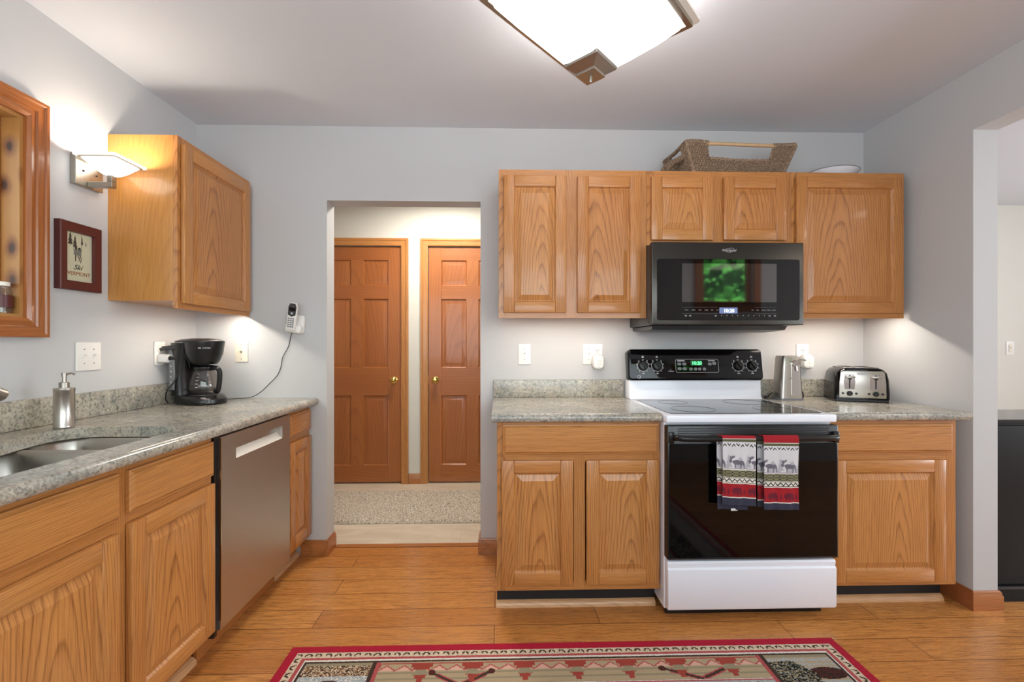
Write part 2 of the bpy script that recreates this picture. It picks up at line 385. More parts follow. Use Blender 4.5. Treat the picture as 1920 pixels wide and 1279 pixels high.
for a, b in ((-0.12, L0), (L1, R0), (R1, XE)): m.box(a, b, YF, YF + 0.12, 0, H)
for a, b in ((L0, L1), (R0, R1)): m.box(a, b, YF, YF + 0.12, DT, H)
struct(m.build('wall_far', 'hallwall'))
m = MB()
V = ((0.3, 3.5, 0.9, 2.2), (4.12, 4.74, 1.69, 2.36))
xs = [-0.12, 0.3, 3.5, 4.12, 4.74, XE]
for i in range(5):
    w = [v for v in V if v[0] == xs[i]]
    if w: m.box(xs[i], xs[i + 1], YR - 0.12, YR, 0, w[0][2]); m.box(xs[i], xs[i + 1], YR - 0.12, YR, w[0][3], H)
    else: m.box(xs[i], xs[i + 1], YR - 0.12, YR, 0, H)
struct(m.build('wall_rear', 'wall'))
m = MB(); m.box(XE, XE + 0.1, YR, YF, 0, H); struct(m.build('wall_east', 'wall'))

# window over the sink: casing, knotty jamb, sash, pane
def casing_strip(m, Y0, Y1, Z0, Z1, ca):                    # stepped picture-frame casing on the wall x = 0
    prof = [(0.0, 0.0), (0.0, 0.016), (0.012, 0.022), (0.03, 0.018), (0.034, 0.024), (0.058, 0.024), (0.062, 0.029), (ca, 0.029), (ca, 0.0)]
    rings = []
    for (d, x) in prof:
        rings.append([(x, Y0 - d, Z0 - d), (x, Y1 + d, Z0 - d), (x, Y1 + d, Z1 + d), (x, Y0 - d, Z1 + d)])
    for i in range(len(prof) - 1):
        for k in range(4):
            a, b = rings[i], rings[i + 1]; k2 = (k + 1) % 4
            m.add([a[k], a[k2], b[k2], b[k]], [(0, 1, 2, 3)], 1 if k in (0, 2) else 0)
wroot = bpy.data.objects.new('window_1', None); COL.objects.link(wroot); struct(wroot)
m = MB(); casing_strip(m, WY0, WY1, WZ0, WZ1, 0.072); m.build('casing', ['pine_v', 'pine_y'], wroot)
m = MB(); t = 0.012
m.box(-0.115, 0.003, WY1 - t, WY1, WZ0, WZ1); m.box(-0.115, 0.003, WY0, WY0 + t, WZ0, WZ1); m.box(-0.115, 0.003, WY0 + t, WY1 - t, WZ1 - t, WZ1); m.box(-0.115, 0.003, WY0 + t, WY1 - t, WZ0, WZ0 + t)
m.build('jamb', 'knotty', wroot)
m = MB(); a, b, d, e = WY0 + t, WY1 - t, WZ0 + t, WZ1 - t
for q in ((a, a + 0.05, d, e), (b - 0.012, b, d, e), (a + 0.05, b - 0.012, d, d + 0.05), (a + 0.05, b - 0.012, e - 0.05, e)): m.box(-0.11, -0.062, q[0], q[1], q[2], q[3], 0, 0.003)
m.build('sash', ['pine_v'], wroot)
m = MB(); m.box(-0.094, -0.09, a + 0.04, b - 0.01, d + 0.04, e - 0.04); m.build('pane', 'glass', wroot)
# rear windows
def rear_window(n, x0, x1, z0, z1, mull):
    r = bpy.data.objects.new('window_%d' % n, None); COL.objects.link(r); struct(r)
    m = MB(); y0, y1 = YR - 0.1, YR - 0.05
    for q in ((x0, x0 + 0.05, z0, z1), (x1 - 0.05, x1, z0, z1), (x0 + 0.05, x1 - 0.05, z0, z0 + 0.05), (x0 + 0.05, x1 - 0.05, z1 - 0.05, z1)): m.box(q[0], q[1], y0, y1, q[2], q[3])
    for k in range(1, mull): xx = x0 + (x1 - x0) * k / mull; m.box(xx - 0.03, xx + 0.03, y0, y1, z0 + 0.05, z1 - 0.05)
    m.build('sash', 'pine_v', r)
    m = MB(); m.box(x0 + 0.04, x1 - 0.04, YR - 0.077, YR - 0.073, z0 + 0.04, z1 - 0.04); m.build('pane', 'glass', r)
    m = MB()
    for q in ((x0 - 0.08, x0, z0 - 0.08, z1 + 0.08), (x1, x1 + 0.08, z0 - 0.08, z1 + 0.08), (x0, x1, z0 - 0.08, z0), (x0, x1, z1, z1 + 0.08)): m.box(q[0], q[1], YR, YR + 0.02, q[2], q[3])
    m.build('casing', 'pine_v', r)
rear_window(2, 4.12, 4.74, 1.69, 2.36, 1); rear_window(3, 0.3, 3.5, 0.9, 2.2, 3)  # the wide one is unseen, added as an opening for the rear fill
# greenery outside the rear windows
for i, (x, y, s) in enumerate(((5.0, -6.6, 1.5), (8.2, -9.2, 1.6), (6.6, -12.6, 1.7), (1.2, -9.0, 1.6))):
    tr = thing('garden_tree', 'leafy green tree outside, seen only as a green reflection in the microwave door', 'tree', (x, y, -0.1), 0, 'trees outside the rear window')
    m = MB(); m.tube([(0, 0, 0), (0.05, 0, 1.4), (0, 0.05, 2.6)], 0.12, 8, r2=0.06); m.build('trunk', 'bark', tr)
    m = MB(); rr = random.Random(i)
    for k in range(900):
        d = Vector((rr.gauss(0, 1), rr.gauss(0, 1), rr.gauss(0, 1))); d.normalize(); p = d * s * rr.uniform(0.5, 1) + Vector((0, 0, 2.4 + s * 0.4))
        a = Vector((rr.gauss(0, 1), rr.gauss(0, 1), rr.gauss(0, 1))).normalized() * 0.14; b2 = a.orthogonal() * 0.6
        m.add([p - a, p + b2, p + a, p - b2], [(0, 1, 2, 3)])
    m.build('crown', 'foliage', tr)

# baseboards: a wall board with a moulded top, along x or y
def base_prof(h=0.088, t=0.014): return [(0, 0), (t, 0), (t, h * 0.74), (t * 0.75, h * 0.80), (t * 0.75, h * 0.9), (t * 0.35, h), (0, h)]
def bboard(name, paths):                                    # paths in plan; the board stands on the left of the walking direction
    m = MB()
    for P in paths:
        P = [Vector((x, y)) for x, y in P]; rg = []
        for i, p in enumerate(P):
            d0 = (p - P[i - 1]).normalized() if i else (P[1] - p).normalized(); d1 = (P[i + 1] - p).normalized() if i < len(P) - 1 else d0
            n0, n1 = Vector((-d0.y, d0.x)), Vector((-d1.y, d1.x)); b = (n0 + n1) / (1 + n0.dot(n1))
            rg.append([(p.x + b.x * u, p.y + b.y * u, v) for u, v in base_prof()])
        k = len(base_prof())
        for i in range(len(P) - 1):
            mt = 0 if abs(P[i + 1].x - P[i].x) > abs(P[i + 1].y - P[i].y) else 1
            m.add(rg[i] + rg[i + 1], [(q, (q + 1) % k, k + (q + 1) % k, k + q) for q in range(k)], mt)
        m.add(rg[0], [tuple(range(k))]); m.add(rg[-1], [tuple(range(k))])
    return struct(m.build(name, ['base', 'base_y']))
bboard('baseboard_back', [[(DX0, 0.112), (DX0, 0), (0.60, 0)], [(1.735, 0), (DX1, 0), (DX1, 0.112)]])
bboard('baseboard_right', [[(4.05, -0.57), (4.05, -0.625), (XR, -0.625), (XR, -0.40)]])
bboard('baseboard_far', [[(1.052, YF), (0.95, YF)], [(XE, YF), (4.05, YF)]])
m = MB(); m.box(DX0 + 0.015, DX1 - 0.015, 0.085, 0.125, 0.0005, 0.006, 0, 0.002); struct(m.build('trim_1', 'base'))

# hall doors and their casings
def hall_door(n, x0, x1, knob_side):
    r = bpy.data.objects.new('door_%d' % n, None); COL.objects.link(r); struct(r); r.location = ((x0 + x1) / 2, YF + 0.01, 0)
    w = (x1 - x0) / 2 - 0.004; y0, y1 = 0.0, 0.035; m = MB()
    st = 0.112; cm = 0.053; rails = [(0.012, 0.16), (0.775, 1.018), (1.626, 1.744), (1.967, 2.084)]
    m.box(-w, -w + st, y0, y1, 0.012, 2.084, 0, 0.002); m.box(w - st, w, y0, y1, 0.012, 2.084, 0, 0.002)
    for a, b in rails: m.box(-w + st, w - st, y0, y1, a, b, 1)
    for a, b in ((0.16, 0.775), (1.018, 1.626), (1.744, 1.967)): m.box(-cm, cm, y0, y1, a, b, 0)
    leaf = m.build('door_leaf', ['door_v', 'door_h'], r)
    for a, b in ((0.16, 0.775), (1.018, 1.626), (1.744, 1.967)):
        for u0, u1 in ((-w + st, -cm), (cm, w - st)):
            m = MB(); rg = []
            for ins, y in ((0, 0.0), (0.008, 0.011), (0.014, 0.011), (0.042, 0.004)):
                rg.append([(u0 + ins, y, a + ins), (u1 - ins, y, a + ins), (u1 - ins, y, b - ins), (u0 + ins, y, b - ins)])
            m.loft(rg, 0, False, False); m.add(rg[-1], [(0, 1, 2, 3)]); m.build('raised_panel', 'door_v', leaf)
    k = MB(); kx = (w - 0.06) * knob_side; T = Matrix.Translation((kx, 0, 0.912)) @ Matrix.Rotation(R(90), 4, 'X')
    k.lathe([(0.0, 0.0), (0.032, 0.0), (0.032, 0.004), (0.02, 0.009), (0.011, 0.012), (0.011, 0.03), (0.022, 0.036), (0.028, 0.046), (0.027, 0.056), (0.018, 0.064), (0, 0.066)], T=T, caps=False)
    k.build('door_knob', 'brass', r)
    k = MB(); k.box(w - 0.001 if knob_side > 0 else -w - 0.003, w + 0.003 if knob_side > 0 else -w + 0.001, -0.001, 0.02, 0.885, 0.94); k.build('strike_plate', 'brass', r)
hall_door(1, L0, L1, 1); hall_door(2, R0, R1, -1)
def door_casing(n, x0, x1):
    m = MB(); ca = 0.064
    prof = [(0.0, 0.0), (0.0, 0.012), (0.008, 0.015), (0.04, 0.017), (0.048, 0.022), (ca, 0.022), (ca, 0.0)]
    rg = [[(x0 - d, YF - y, 0.001), (x0 - d, YF - y, DT + d), (x1 + d, YF - y, DT + d), (x1 + d, YF - y, 0.001)] for d, y in prof]
    for i in range(len(prof) - 1):
        for k in range(3): m.add([rg[i][k], rg[i][k + 1], rg[i + 1][k + 1], rg[i + 1][k]], [(0, 1, 2, 3)], 1 if k == 1 else 0)
    for a, b, z0, z1 in ((x0, x0 + 0.014, 0, DT), (x1 - 0.014, x1, 0, DT), (x0 + 0.014, x1 - 0.014, DT - 0.014, DT), (x0 + 0.014, x1 - 0.014, 0, 0.02)): m.box(a, b, YF + 0.0465, YF + 0.12, z0, z1)  # unseen stops behind the leaf, added to block sun through the door gaps
    struct(m.build('trim_%d' % n, ['oak_v', 'oak_h']))
door_casing(2, L0, L1); door_casing(3, R0, R1)

# ------------------------------------------------------------------ cabinets (local: x along the face, -y out into the room)
def cab_door(parent, x0, x1, z0, z1, st=0.056):
    cx, cz = (x0 + x1) / 2, (z0 + z1) / 2; w, h = (x1 - x0) / 2, (z1 - z0) / 2; T0, T1 = -0.021, -0.0012
    m = MB()
    m.box(-w, -w + st, T0, T1, -h, h, 0, 0.004, 2); m.box(w - st, w, T0, T1, -h, h, 0, 0.004, 2)
    m.box(-w + st, w - st, T0, T1, h - st, h, 1, 0.0035, 2); m.box(-w + st, w - st, T0, T1, -h, -h + st, 1, 0.0035, 2)
    d = m.build('door', ['oak_v', 'oak_h'], parent, (cx, 0, cz))
    a, b = w - st, h - st; m = MB(); rg = []
    for ins, y in ((-0.001, -0.019), (0.006, -0.0095), (0.010, -0.009), (0.036, -0.0185), (0.038, -0.0185)):
        rg.append([(-a + ins, y, -b + ins), (a - ins, y, -b + ins), (a - ins, y, b - ins), (-a + ins, y, b - ins)])
    m.loft(rg, 0, False, False); m.add(rg[-1], [(0, 1, 2, 3)]); m.build('raised_panel', 'oak_p', d, angle=5)
    return d
def drawer(parent, x0, x1, z0, z1, name='drawer'):
    cx, cz = (x0 + x1) / 2, (z0 + z1) / 2; w, h = (x1 - x0) / 2, (z1 - z0) / 2
    m = MB(); rg = []
    for ins, y in ((0, -0.0012), (0, -0.013), (0.006, -0.015), (0.012, -0.021), (0.013, -0.021)):
        rg.append([(-w + ins, y, -h + ins), (w - ins, y, -h + ins), (w - ins, y, h - ins), (-w + ins, y, h - ins)])
    m.loft(rg, 0, False, True); return m.build(name, 'oak_h', parent, (cx, 0, cz), angle=20)
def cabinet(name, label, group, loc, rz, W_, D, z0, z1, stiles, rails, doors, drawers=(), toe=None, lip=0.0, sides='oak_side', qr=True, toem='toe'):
    r = thing(name, label, 'cabinet', loc, rz, group)
    ft = 0.019; m = MB(); b0 = z0 + lip
    zs = z0 + min(lip, 0.035)
    m.box(0.0, 0.012, ft, D, zs if not toe else z0, z1, 0); m.box(W_ - 0.012, W_, ft, D, zs if not toe else z0, z1, 0)
    m.box(0.012, W_ - 0.012, ft, D - 0.006, b0, b0 + 0.012, 0); m.box(0.012, W_ - 0.012, D - 0.006, D, b0, z1, 0)
    if not toe: m.box(0.012, W_ - 0.012, ft, D - 0.006, z1 - 0.03, z1 - 0.018, 0)
    m.build('body', sides, r)
    m = MB()
    for a, b in stiles: m.box(a, b, 0, ft, z0, z1, 0, 0.0006)
    for a, b in rails:
        for i in range(len(stiles) - 1): m.box(stiles[i][1], stiles[i + 1][0], 0.0004, ft, a, b, 1)
    m.build('face_frame', ['oak_v', 'oak_h'], r)
    for d in doors: cab_door(r, *d)
    for d in drawers: drawer(r, *d)
    if toe:
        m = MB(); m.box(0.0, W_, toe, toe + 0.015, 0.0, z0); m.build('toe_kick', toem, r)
        for a in (0.0, W_ - 0.012): m = MB(); m.box(a, a + 0.012, toe + 0.015, D, 0, z0); m.build('plinth_side', sides, r)
        if qr:
            q = [(toe, 0.0), (toe - 0.022, 0.0), (toe - 0.020, 0.014), (toe - 0.010, 0.025), (toe, 0.028)]
            m = MB(); m.prism(q, -0.004, W_, 'x'); m.build('quarter_round', 'shoe', r)
    return r
UG, BG = 'oak wall cabinets', 'oak base cabinets'
YU, YB = -0.305, -0.61
x0 = 1.745
cabinet('wall_cabinet', 'oak wall cabinet with two tall doors, left end of the run beside the microwave', UG, (x0, YU, 0), 0, 0.773, 0.305, 1.362, 2.134,
        [(0, 0.04), (0.345, 0.412), (0.733, 0.773)], [(1.362, 1.425), (2.085, 2.134)], [(0.025, 0.35, 1.388, 2.098), (0.408, 0.739, 1.388, 2.097)], lip=0.05)
x0 = 2.519
cabinet('wall_cabinet', 'short oak wall cabinet with two small doors right above the microwave', UG, (x0, YU, 0), 0, 0.771, 0.305, 1.742, 2.134,
        [(0, 0.04), (0.34, 0.41), (0.731, 0.771)], [(1.742, 1.78), (2.085, 2.134)], [(0.02, 0.346, 1.768, 2.098), (0.403, 0.735, 1.770, 2.099)])
x0 = 3.291
cabinet('wall_cabinet', 'oak wall cabinet with one wide door, right of the microwave above the toaster', UG, (x0, YU, 0), 0, 0.610, 0.305, 1.362, 2.134,
        [(0, 0.04), (0.572, 0.610)], [(1.362, 1.425), (2.085, 2.134)], [(0.017, 0.593, 1.388, 2.104)], lip=0.05)
cabinet('wall_cabinet', 'oak wall cabinet hung on the left wall beside the lit sconce', UG, (0.305, -0.586, 0), R(90), 0.580, 0.305, 1.385, 2.163,
        [(0, 0.04), (0.54, 0.580)], [(1.385, 1.42), (2.115, 2.163)], [(0.018, 0.556, 1.410, 2.130)], lip=0.035)
cabinet('base_cabinet', 'oak base cabinet with wide drawer over two doors, left of the stove', BG, (1.738, YB, 0), 0, 0.742, 0.605, 0.110, 0.874,
        [(0, 0.04), (0.348, 0.400), (0.702, 0.742)], [(0.110, 0.15), (0.69, 0.735), (0.855, 0.874)], [(0.021, 0.343, 0.142, 0.702), (0.403, 0.732, 0.141, 0.701)], [(0.027, 0.732, 0.729, 0.862)], toe=0.075)
cabinet('base_cabinet', 'oak base cabinet with one drawer over one door, right of the stove', BG, (3.248, YB, 0), 0, 0.619, 0.605, 0.110, 0.874,
        [(0, 0.05), (0.575, 0.619)], [(0.110, 0.15), (0.69, 0.735), (0.855, 0.874)], [(0.030, 0.555, 0.132, 0.693)], [(0.033, 0.590, 0.727, 0.856)], toe=0.075)
XL = 0.645
# left run, going away from the camera
cabinet('base_cabinet', 'wide oak sink base cabinet left of the dishwasher, cut by the left edge of view', BG, (XL, -2.20, 0), R(90), 1.312, 0.62, 0.110, 0.874,
        [(0, 0.04), (0.43, 0.47), (0.857, 0.933), (1.282, 1.312)], [(0.110, 0.14), (0.68, 0.725), (0.85, 0.874)], [(0.025, 0.445, 0.130, 0.682), (0.455, 0.876, 0.130, 0.682), (0.916, 1.306, 0.128, 0.694)],
        [(0.025, 0.883, 0.718, 0.852, 'false_drawer_front'), (0.916, 1.306, 0.724, 0.852, 'false_drawer_front')], toe=0.075, toem='base')
cabinet('base_cabinet', 'narrow oak base cabinet between dishwasher and doorway wall', BG, (XL, -0.284, 0), R(90), 0.279, 0.62, 0.110, 0.874,
        [(0, 0.03), (0.249, 0.279)], [(0.110, 0.14), (0.69, 0.735), (0.85, 0.874)], [(0.008, 0.262, 0.134, 0.702)], [(0.008, 0.262, 0.736, 0.852)], toe=0.075, toem='base')

# under-cabinet lights
def under_light(label, cx, cy, cz, L, along, power):
    r = thing('under_cabinet_light', label, 'light', (cx, cy, cz), 0 if along == 'x' else R(90), 'under-cabinet lights')
    m = MB(); m.box(-L / 2, L / 2, -0.02, 0.02, -0.016, 0, 0, 0.003); m.build('housing', 'plastic', r)
    m = MB(); m.box(-L / 2 + 0.01, L / 2 - 0.01, -0.014, 0.014, -0.0185, -0.0162); m.build('lens', 'lens', r)
    area('under_cabinet_lamp', (cx, cy, cz - 0.021), (R(-6), 0, 0 if along == 'x' else R(90)), L - 0.03, 0.008, power, (1, 0.90, 0.78))
under_light('slim light under the two-door wall cabinet left of the microwave', 2.12, -0.236, 1.4115, 0.66, 'x', 2.8)
under_light('slim light under the wall cabinet above the toaster', 3.60, -0.236, 1.4115, 0.5, 'x', 2.9)
under_light('slim light under the left wall cabinet above the coffee maker', 0.262, -0.29, 1.4195, 0.48, 'y', 2.8)

# ------------------------------------------------------------------ worktops
def front_edge(m, a0, a1, face, top, th, axis, sgn):
    r = th / 2; pr = [(face - sgn * r + sgn * r * math.cos(t) * 1.0, top - r + r * math.sin(t)) for t in [R(90 - 18 * k) for k in range(11)]]
    pr = [(face - sgn * r - sgn * 0.004, top)] + pr + [(face - sgn * r - sgn * 0.004, top - th)]
    m.prism(pr, a0, a1, axis, 0, 0.0)
TOP, TH = 0.914, 0.039
def back_top(label, xa, xb, sp0, sp1):
    r = thing('countertop', label, 'countertop', (xa, 0, 0))
    L = xb - xa; m = MB(); m.box(0, L, -0.652 + TH / 2 + 0.004, -0.001, TOP - TH, TOP); front_edge(m, 0, L, -0.652, TOP, TH, 'x', -1)
    m.build('worktop', 'stone', r)
    m = MB(); m.box(sp0 - xa, sp1 - xa, -0.02, -0.001, TOP + 0.0005, TOP + 0.103, 0, 0.003, 2); m.build('backsplash', 'stone', r)
back_top('grey stone-look countertop left of the stove, empty on top', 1.714, 2.478, 1.714, 2.478)
back_top('grey stone-look countertop right of the stove carrying the toaster', 3.244, 3.905, 3.244, 3.905)
r = thing('countertop', 'long grey stone-look countertop along the left wall with the sink cut into it', 'countertop')
FE = 0.70; YE = -2.2
hole = [(0.585, -1.66), (0.59, -1.5), (0.588, -1.25), (0.59, -1.04), (0.575, -0.965), (0.54, -0.925), (0.45, -0.910), (0.33, -0.907), (0.24, -0.910), (0.185, -0.93), (0.155, -0.975), (0.15, -1.03),
        (0.165, -1.10), (0.19, -1.19), (0.20, -1.30), (0.19, -1.40), (0.165, -1.50), (0.15, -1.58), (0.17, -1.66), (0.24, -1.70), (0.50, -1.70)]
hole = [tuple(p)[:2] for p in spline([(x, y, 0) for x, y in hole + [hole[0]]], 4)[:-1]]
bm = bmesh.new(); xb = FE - TH / 2 - 0.004
out = [(0.001, YE), (xb, YE), (xb, -0.001), (0.001, -0.001)]
def loop(pts, z):
    vs = [bm.verts.new((x, y, z)) for x, y in pts]; return vs, [bm.edges.new((vs[i], vs[(i + 1) % len(vs)])) for i in range(len(vs))]
for z in (TOP, TOP - TH):
    vo, eo = loop(out, z); vh, eh = loop(hole, z); bmesh.ops.triangle_fill(bm, edges=eo + eh, use_beauty=True)
    if z == TOP: to, thh = vo, vh
for A, B in ((to, vo), (thh, vh)):
    for i in range(len(A)): bm.faces.new((A[i], A[(i + 1) % len(A)], B[(i + 1) % len(A)], B[i]))
m = MB(); m.bm(bm, 0); front_edge(m, YE, -0.001, FE, TOP, TH, 'y', 1)
m.build('worktop', 'stone', r)
m = MB(); m.box(0.001, 0.02, YE, -0.001, TOP + 0.0005, TOP + 0.107, 0, 0.003, 2); m.build('backsplash', 'stone', r)
# sink
sk = thing('double_sink', 'stainless steel double-bowl sink set under the left countertop', 'sink', (0, 0, 0))
def bowl(nm, x0, x1, y0, y1, dep):
    m = MB(); rg = []; zt = TOP - TH - 0.002
    for g, z, rr in ((-0.012, 0, 0.07), (0.0, -0.001, 0.07), (0.006, -0.012, 0.07), (0.014, -dep * 0.8, 0.065), (0.03, -dep + 0.01, 0.06), (0.07, -dep, 0.05)):
        rg.append([(x, y, zt + z) for x, y in rrect(x0 + g, x1 - g, y0 + g, y1 - g, rr)])
    m.loft(rg, 0, True, False); m.add(rg[-1], [tuple(range(len(rg[-1])))]); m.build(nm, 'steel', sk)
    m = MB(); m.lathe([(0.0, 0.002), (0.03, 0.003), (0.042, 0.004), (0.045, 0.0)], (x0 + x1) / 2, (y0 + y1) / 2, T=Matrix.Translation((0, 0, zt - dep)), caps=False); m.build('drain', 'chrome', sk)
bowl('bowl', 0.125, 0.605, -1.105, -0.9145, 0.16); bowl('bowl', 0.125, 0.605, -1.72, -1.13, 0.19)
m = MB(); m.box(0.16, 0.57, -1.1165, -1.1185, TOP - TH - 0.012, TOP - TH - 0.004); m.build('divider', 'steel', sk)
fa = thing('faucet', 'brushed metal sink faucet whose spout end peeks in at the left edge', 'faucet', (0.085, -1.36, TOP + 0.0005))
m = MB(); m.lathe([(0.034, 0), (0.034, 0.006), (0.026, 0.014), (0.024, 0.08), (0.022, 0.11), (0, 0.118)]); m.build('body', 'nickel', fa)
m = MB(); m.tube(spline([(0, 0, 0.09), (0.0, 0.05, 0.15), (0.0, 0.13, 0.178), (-0.002, 0.21, 0.165), (-0.004, 0.272, 0.138)], 6), 0.016, 14, r2=0.022); m.build('spout', 'nickel', fa)
m = MB(); m.tube([(0, -0.02, 0.1), (0.01, -0.06, 0.15)], 0.007, 10); m.build('lever', 'nickel', fa)

# ------------------------------------------------------------------ dishwasher
dw = thing('dishwasher', 'stainless steel dishwasher with a pocket handle under the left countertop', 'dishwasher', (XL, -0.885, 0), R(90))
w0, w1, fy = 0.024, 0.596, -0.021
m = MB(); m.box(0.004, 0.596, 0.012, 0.58, 0.09, 0.868); m.build('tub', 'black', dw)
m = MB(); m.box(0.004, 0.022, -0.006, 0.0115, 0.09, 0.866); m.build('gap_shade_strip', 'black', dw)  # black strip stands in for the shade in the gap beside the door
m = MB(); hx0, hx1, hz0, hz1 = 0.123, 0.516, 0.756, 0.820
m.box(w0, hx0, fy, 0.01, 0.112, 0.862, 0); m.box(hx1, w1, fy, 0.01, 0.112, 0.862, 0); m.box(hx0, hx1, fy, 0.01, 0.112, hz0, 0); m.box(hx0, hx1, fy, 0.01, hz1, 0.862, 0)
m.build('door', 'steel_dw', dw)
m = MB(); m.add([(hx0, fy, hz0), (hx1, fy, hz0), (hx1, 0.009, hz0 + 0.03), (hx0, 0.009, hz0 + 0.03), (hx1, 0.009, hz1), (hx0, 0.009, hz1)], [(0, 1, 2, 3), (3, 2, 4, 5)], [0, 1]); m.build('pocket_handle', ['rimglass', 'steel_dw'], dw)
m = MB(); m.box(w0 - 0.001, w0 + 0.003, fy - 0.001, 0.01, 0.112, 0.862); m.build('edge_trim', 'chrome', dw)
m = MB(); m.box(0.004, 0.596, 0.06, 0.075, 0.0, 0.09); m.build('toe_kick', 'base', dw)

# ------------------------------------------------------------------ stove
RX = 2.862
st = thing('stove', 'white and black electric stove between the two back base cabinets', 'stove', (RX, 0, 0))
hw = 0.379
m = MB(); m.box(-hw, hw, -0.655, -0.03, 0.045, 0.878, 0, 0.004); m.build('body', 'white', st)
for sx_ in (-0.33, 0.33):
    for yy in (-0.6, -0.1): m = MB(); m.lathe([(0.018, 0.0), (0.018, 0.01), (0.01, 0.012), (0.01, 0.046)], sx_, yy, 12); m.build('levelling_foot', 'black', st)
m = MB(); m.box(-0.381, 0.381, -0.692, -0.03, 0.878, 0.913, 0, 0.007, 3); m.build('cooktop', 'white', st)
m = MB(); m.prism(rrect(-0.352, 0.352, -0.655, -0.135, 0.03), 0.9125, 0.9155, 'z', 0, 0.001, 1); m.build('ceramic_glass', 'cook', st)
for bx, by, br_ in ((-0.19, -0.52, 0.10), (0.19, -0.52, 0.08), (-0.19, -0.27, 0.075), (0.19, -0.27, 0.10)):
    m = MB(); m.tube([(bx + br_ * math.cos(2 * PI * k / 40), by + br_ * math.sin(2 * PI * k / 40), 0.9152) for k in range(40)], 0.0012, 4, closed=True); m.build('burner_ring', 'charcoal', st)
m = MB(); m.prism([(-0.135, 0.914), (-0.118, 0.93), (-0.112, 1.02), (-0.03, 1.02), (-0.03, 0.914)], -hw, hw, 'x', 0, 0.004, 2); m.build('backguard', 'white', st)
CT = Matrix.Translation((0, -0.135, 1.022)) @ Matrix.Rotation(R(-9), 4, 'X')
m = MB(); m.prism(rrect(-0.386, 0.386, 0.0, 0.178, 0.022), 0.0, 0.07, 'y', 0, 0.01, 3, T=CT)
cp = m.build('control_panel', 'gloss', st)
def onp(x, z, y=-0.0008): return CT @ Vector((x, y, z))
prot = (R(81), 0, 0)
for kx in (-0.302, -0.222, 0.243, 0.322):
    m = MB(); T = CT @ Matrix.Translation((kx, 0, 0.082)) @ Matrix.Rotation(R(90), 4, 'X')
    m.lathe([(0.027, 0.001), (0.026, 0.012), (0.022, 0.018), (0.0, 0.019)], n=24, T=T); m.box(-0.0055, 0.0055, -0.022, 0.022, 0.018, 0.026, 0, 0.002, 1, T=T @ Matrix.Rotation(R(35), 4, 'Z'))
    m.build('knob', 'black', cp)
    m = MB()
    for k in range(25):
        a = R(130 - 0 + 280 * k / 24)
        p, q = 0.031, 0.0335
        m.add([onp(kx + p * math.cos(a - .09), 0.082 + p * math.sin(a - .09)), onp(kx + q * math.cos(a - .09), 0.082 + q * math.sin(a - .09)), onp(kx + q * math.cos(a + .09), 0.082 + q * math.sin(a + .09)), onp(kx + p * math.cos(a + .09), 0.082 + p * math.sin(a + .09))], [(0, 1, 2, 3)])
        if k % 3 == 0:
            m.add([onp(kx + 0.035 * math.cos(a - .05), 0.082 + 0.035 * math.sin(a - .05)), onp(kx + 0.0395 * math.cos(a - .05), 0.082 + 0.0395 * math.sin(a - .05)), onp(kx + 0.0395 * math.cos(a + .05), 0.082 + 0.0395 * math.sin(a + .05)), onp(kx + 0.035 * math.cos(a + .05), 0.082 + 0.035 * math.sin(a + .05))], [(0, 1, 2, 3)])
    for (bx, bz, bw, bh) in ((-0.006, 0.128, 0.012, 0.005), (-0.005, 0.135, 0.010, 0.003), (-0.005, 0.113, 0.010, 0.004), (-0.008, 0.036, 0.016, 0.003)):
        m.add([onp(kx + bx, bz), onp(kx + bx + bw, bz), onp(kx + bx + bw, bz + bh), onp(kx + bx, bz + bh)], [(0, 1, 2, 3)])
    m.build('dial_marks', 'print', cp)
m = MB(); a, b = rrect(-0.117, 0.130, 0.043, 0.120, 0.012), rrect(-0.1155, 0.1285, 0.0445, 0.1185, 0.011)
n_ = len(a); m.add([onp(*p) for p in a] + [onp(*p) for p in b], [(k, (k + 1) % n_, n_ + (k + 1) % n_, n_ + k) for k in range(n_)])
for (bx, bz, bw, bh) in ((-0.105, 0.107, 0.042, 0.006), (0.070, 0.108, 0.040, 0.004), (-0.16, 0.049, 0.032, 0.003), (-0.148, 0.056, 0.004, 0.004)):
    m.add([onp(bx, bz), onp(bx + bw, bz), onp(bx + bw, bz + bh), onp(bx, bz + bh)], [(0, 1, 2, 3)])
m.build('panel_outline', 'print', cp)
for (bx, bz) in ((-0.095, 0.092), (-0.066, 0.092), (-0.095, 0.065), (-0.066, 0.065), (0.08, 0.092), (0.105, 0.095)):
    m = MB(); m.prism(rrect(bx - 0.011, bx + 0.011, bz - 0.008, bz + 0.008, 0.006, 3), -0.0022, 0.0, 'y', 0, 0.0, T=CT); m.build('touch_button', 'grey', cp)
for bx in (-0.03, -0.003, 0.02, 0.047):
    m = MB(); m.prism(rrect(bx - 0.009, bx + 0.009, 0.055, 0.071, 0.006, 3), -0.0018, 0.0, 'y', 0, 0.0, T=CT); m.build('touch_button', 'dimprint', cp)
m = MB(); m.prism(rrect(-0.029, 0.036, 0.083, 0.111, 0.003, 2), -0.0015, 0, 'y', 0, 0, T=CT); ds = m.build('clock_display', 'green_bg', cp)
text('10:20', 0.026, 'green_led', ds, onp(0.005, 0.096, -0.0022), prot, 'clock_digits')
m = MB(); T = CT @ Matrix.Translation((-0.328, -0.001, 0.018)) @ Matrix.Rotation(R(90), 4, 'X')
m.tube([T @ Vector((0.0095 * math.cos(2 * PI * k / 24), 0.0095 * math.sin(2 * PI * k / 24), 0)) for k in range(24)], 0.001, 4, closed=True); em = m.build('emblem', 'print', cp)
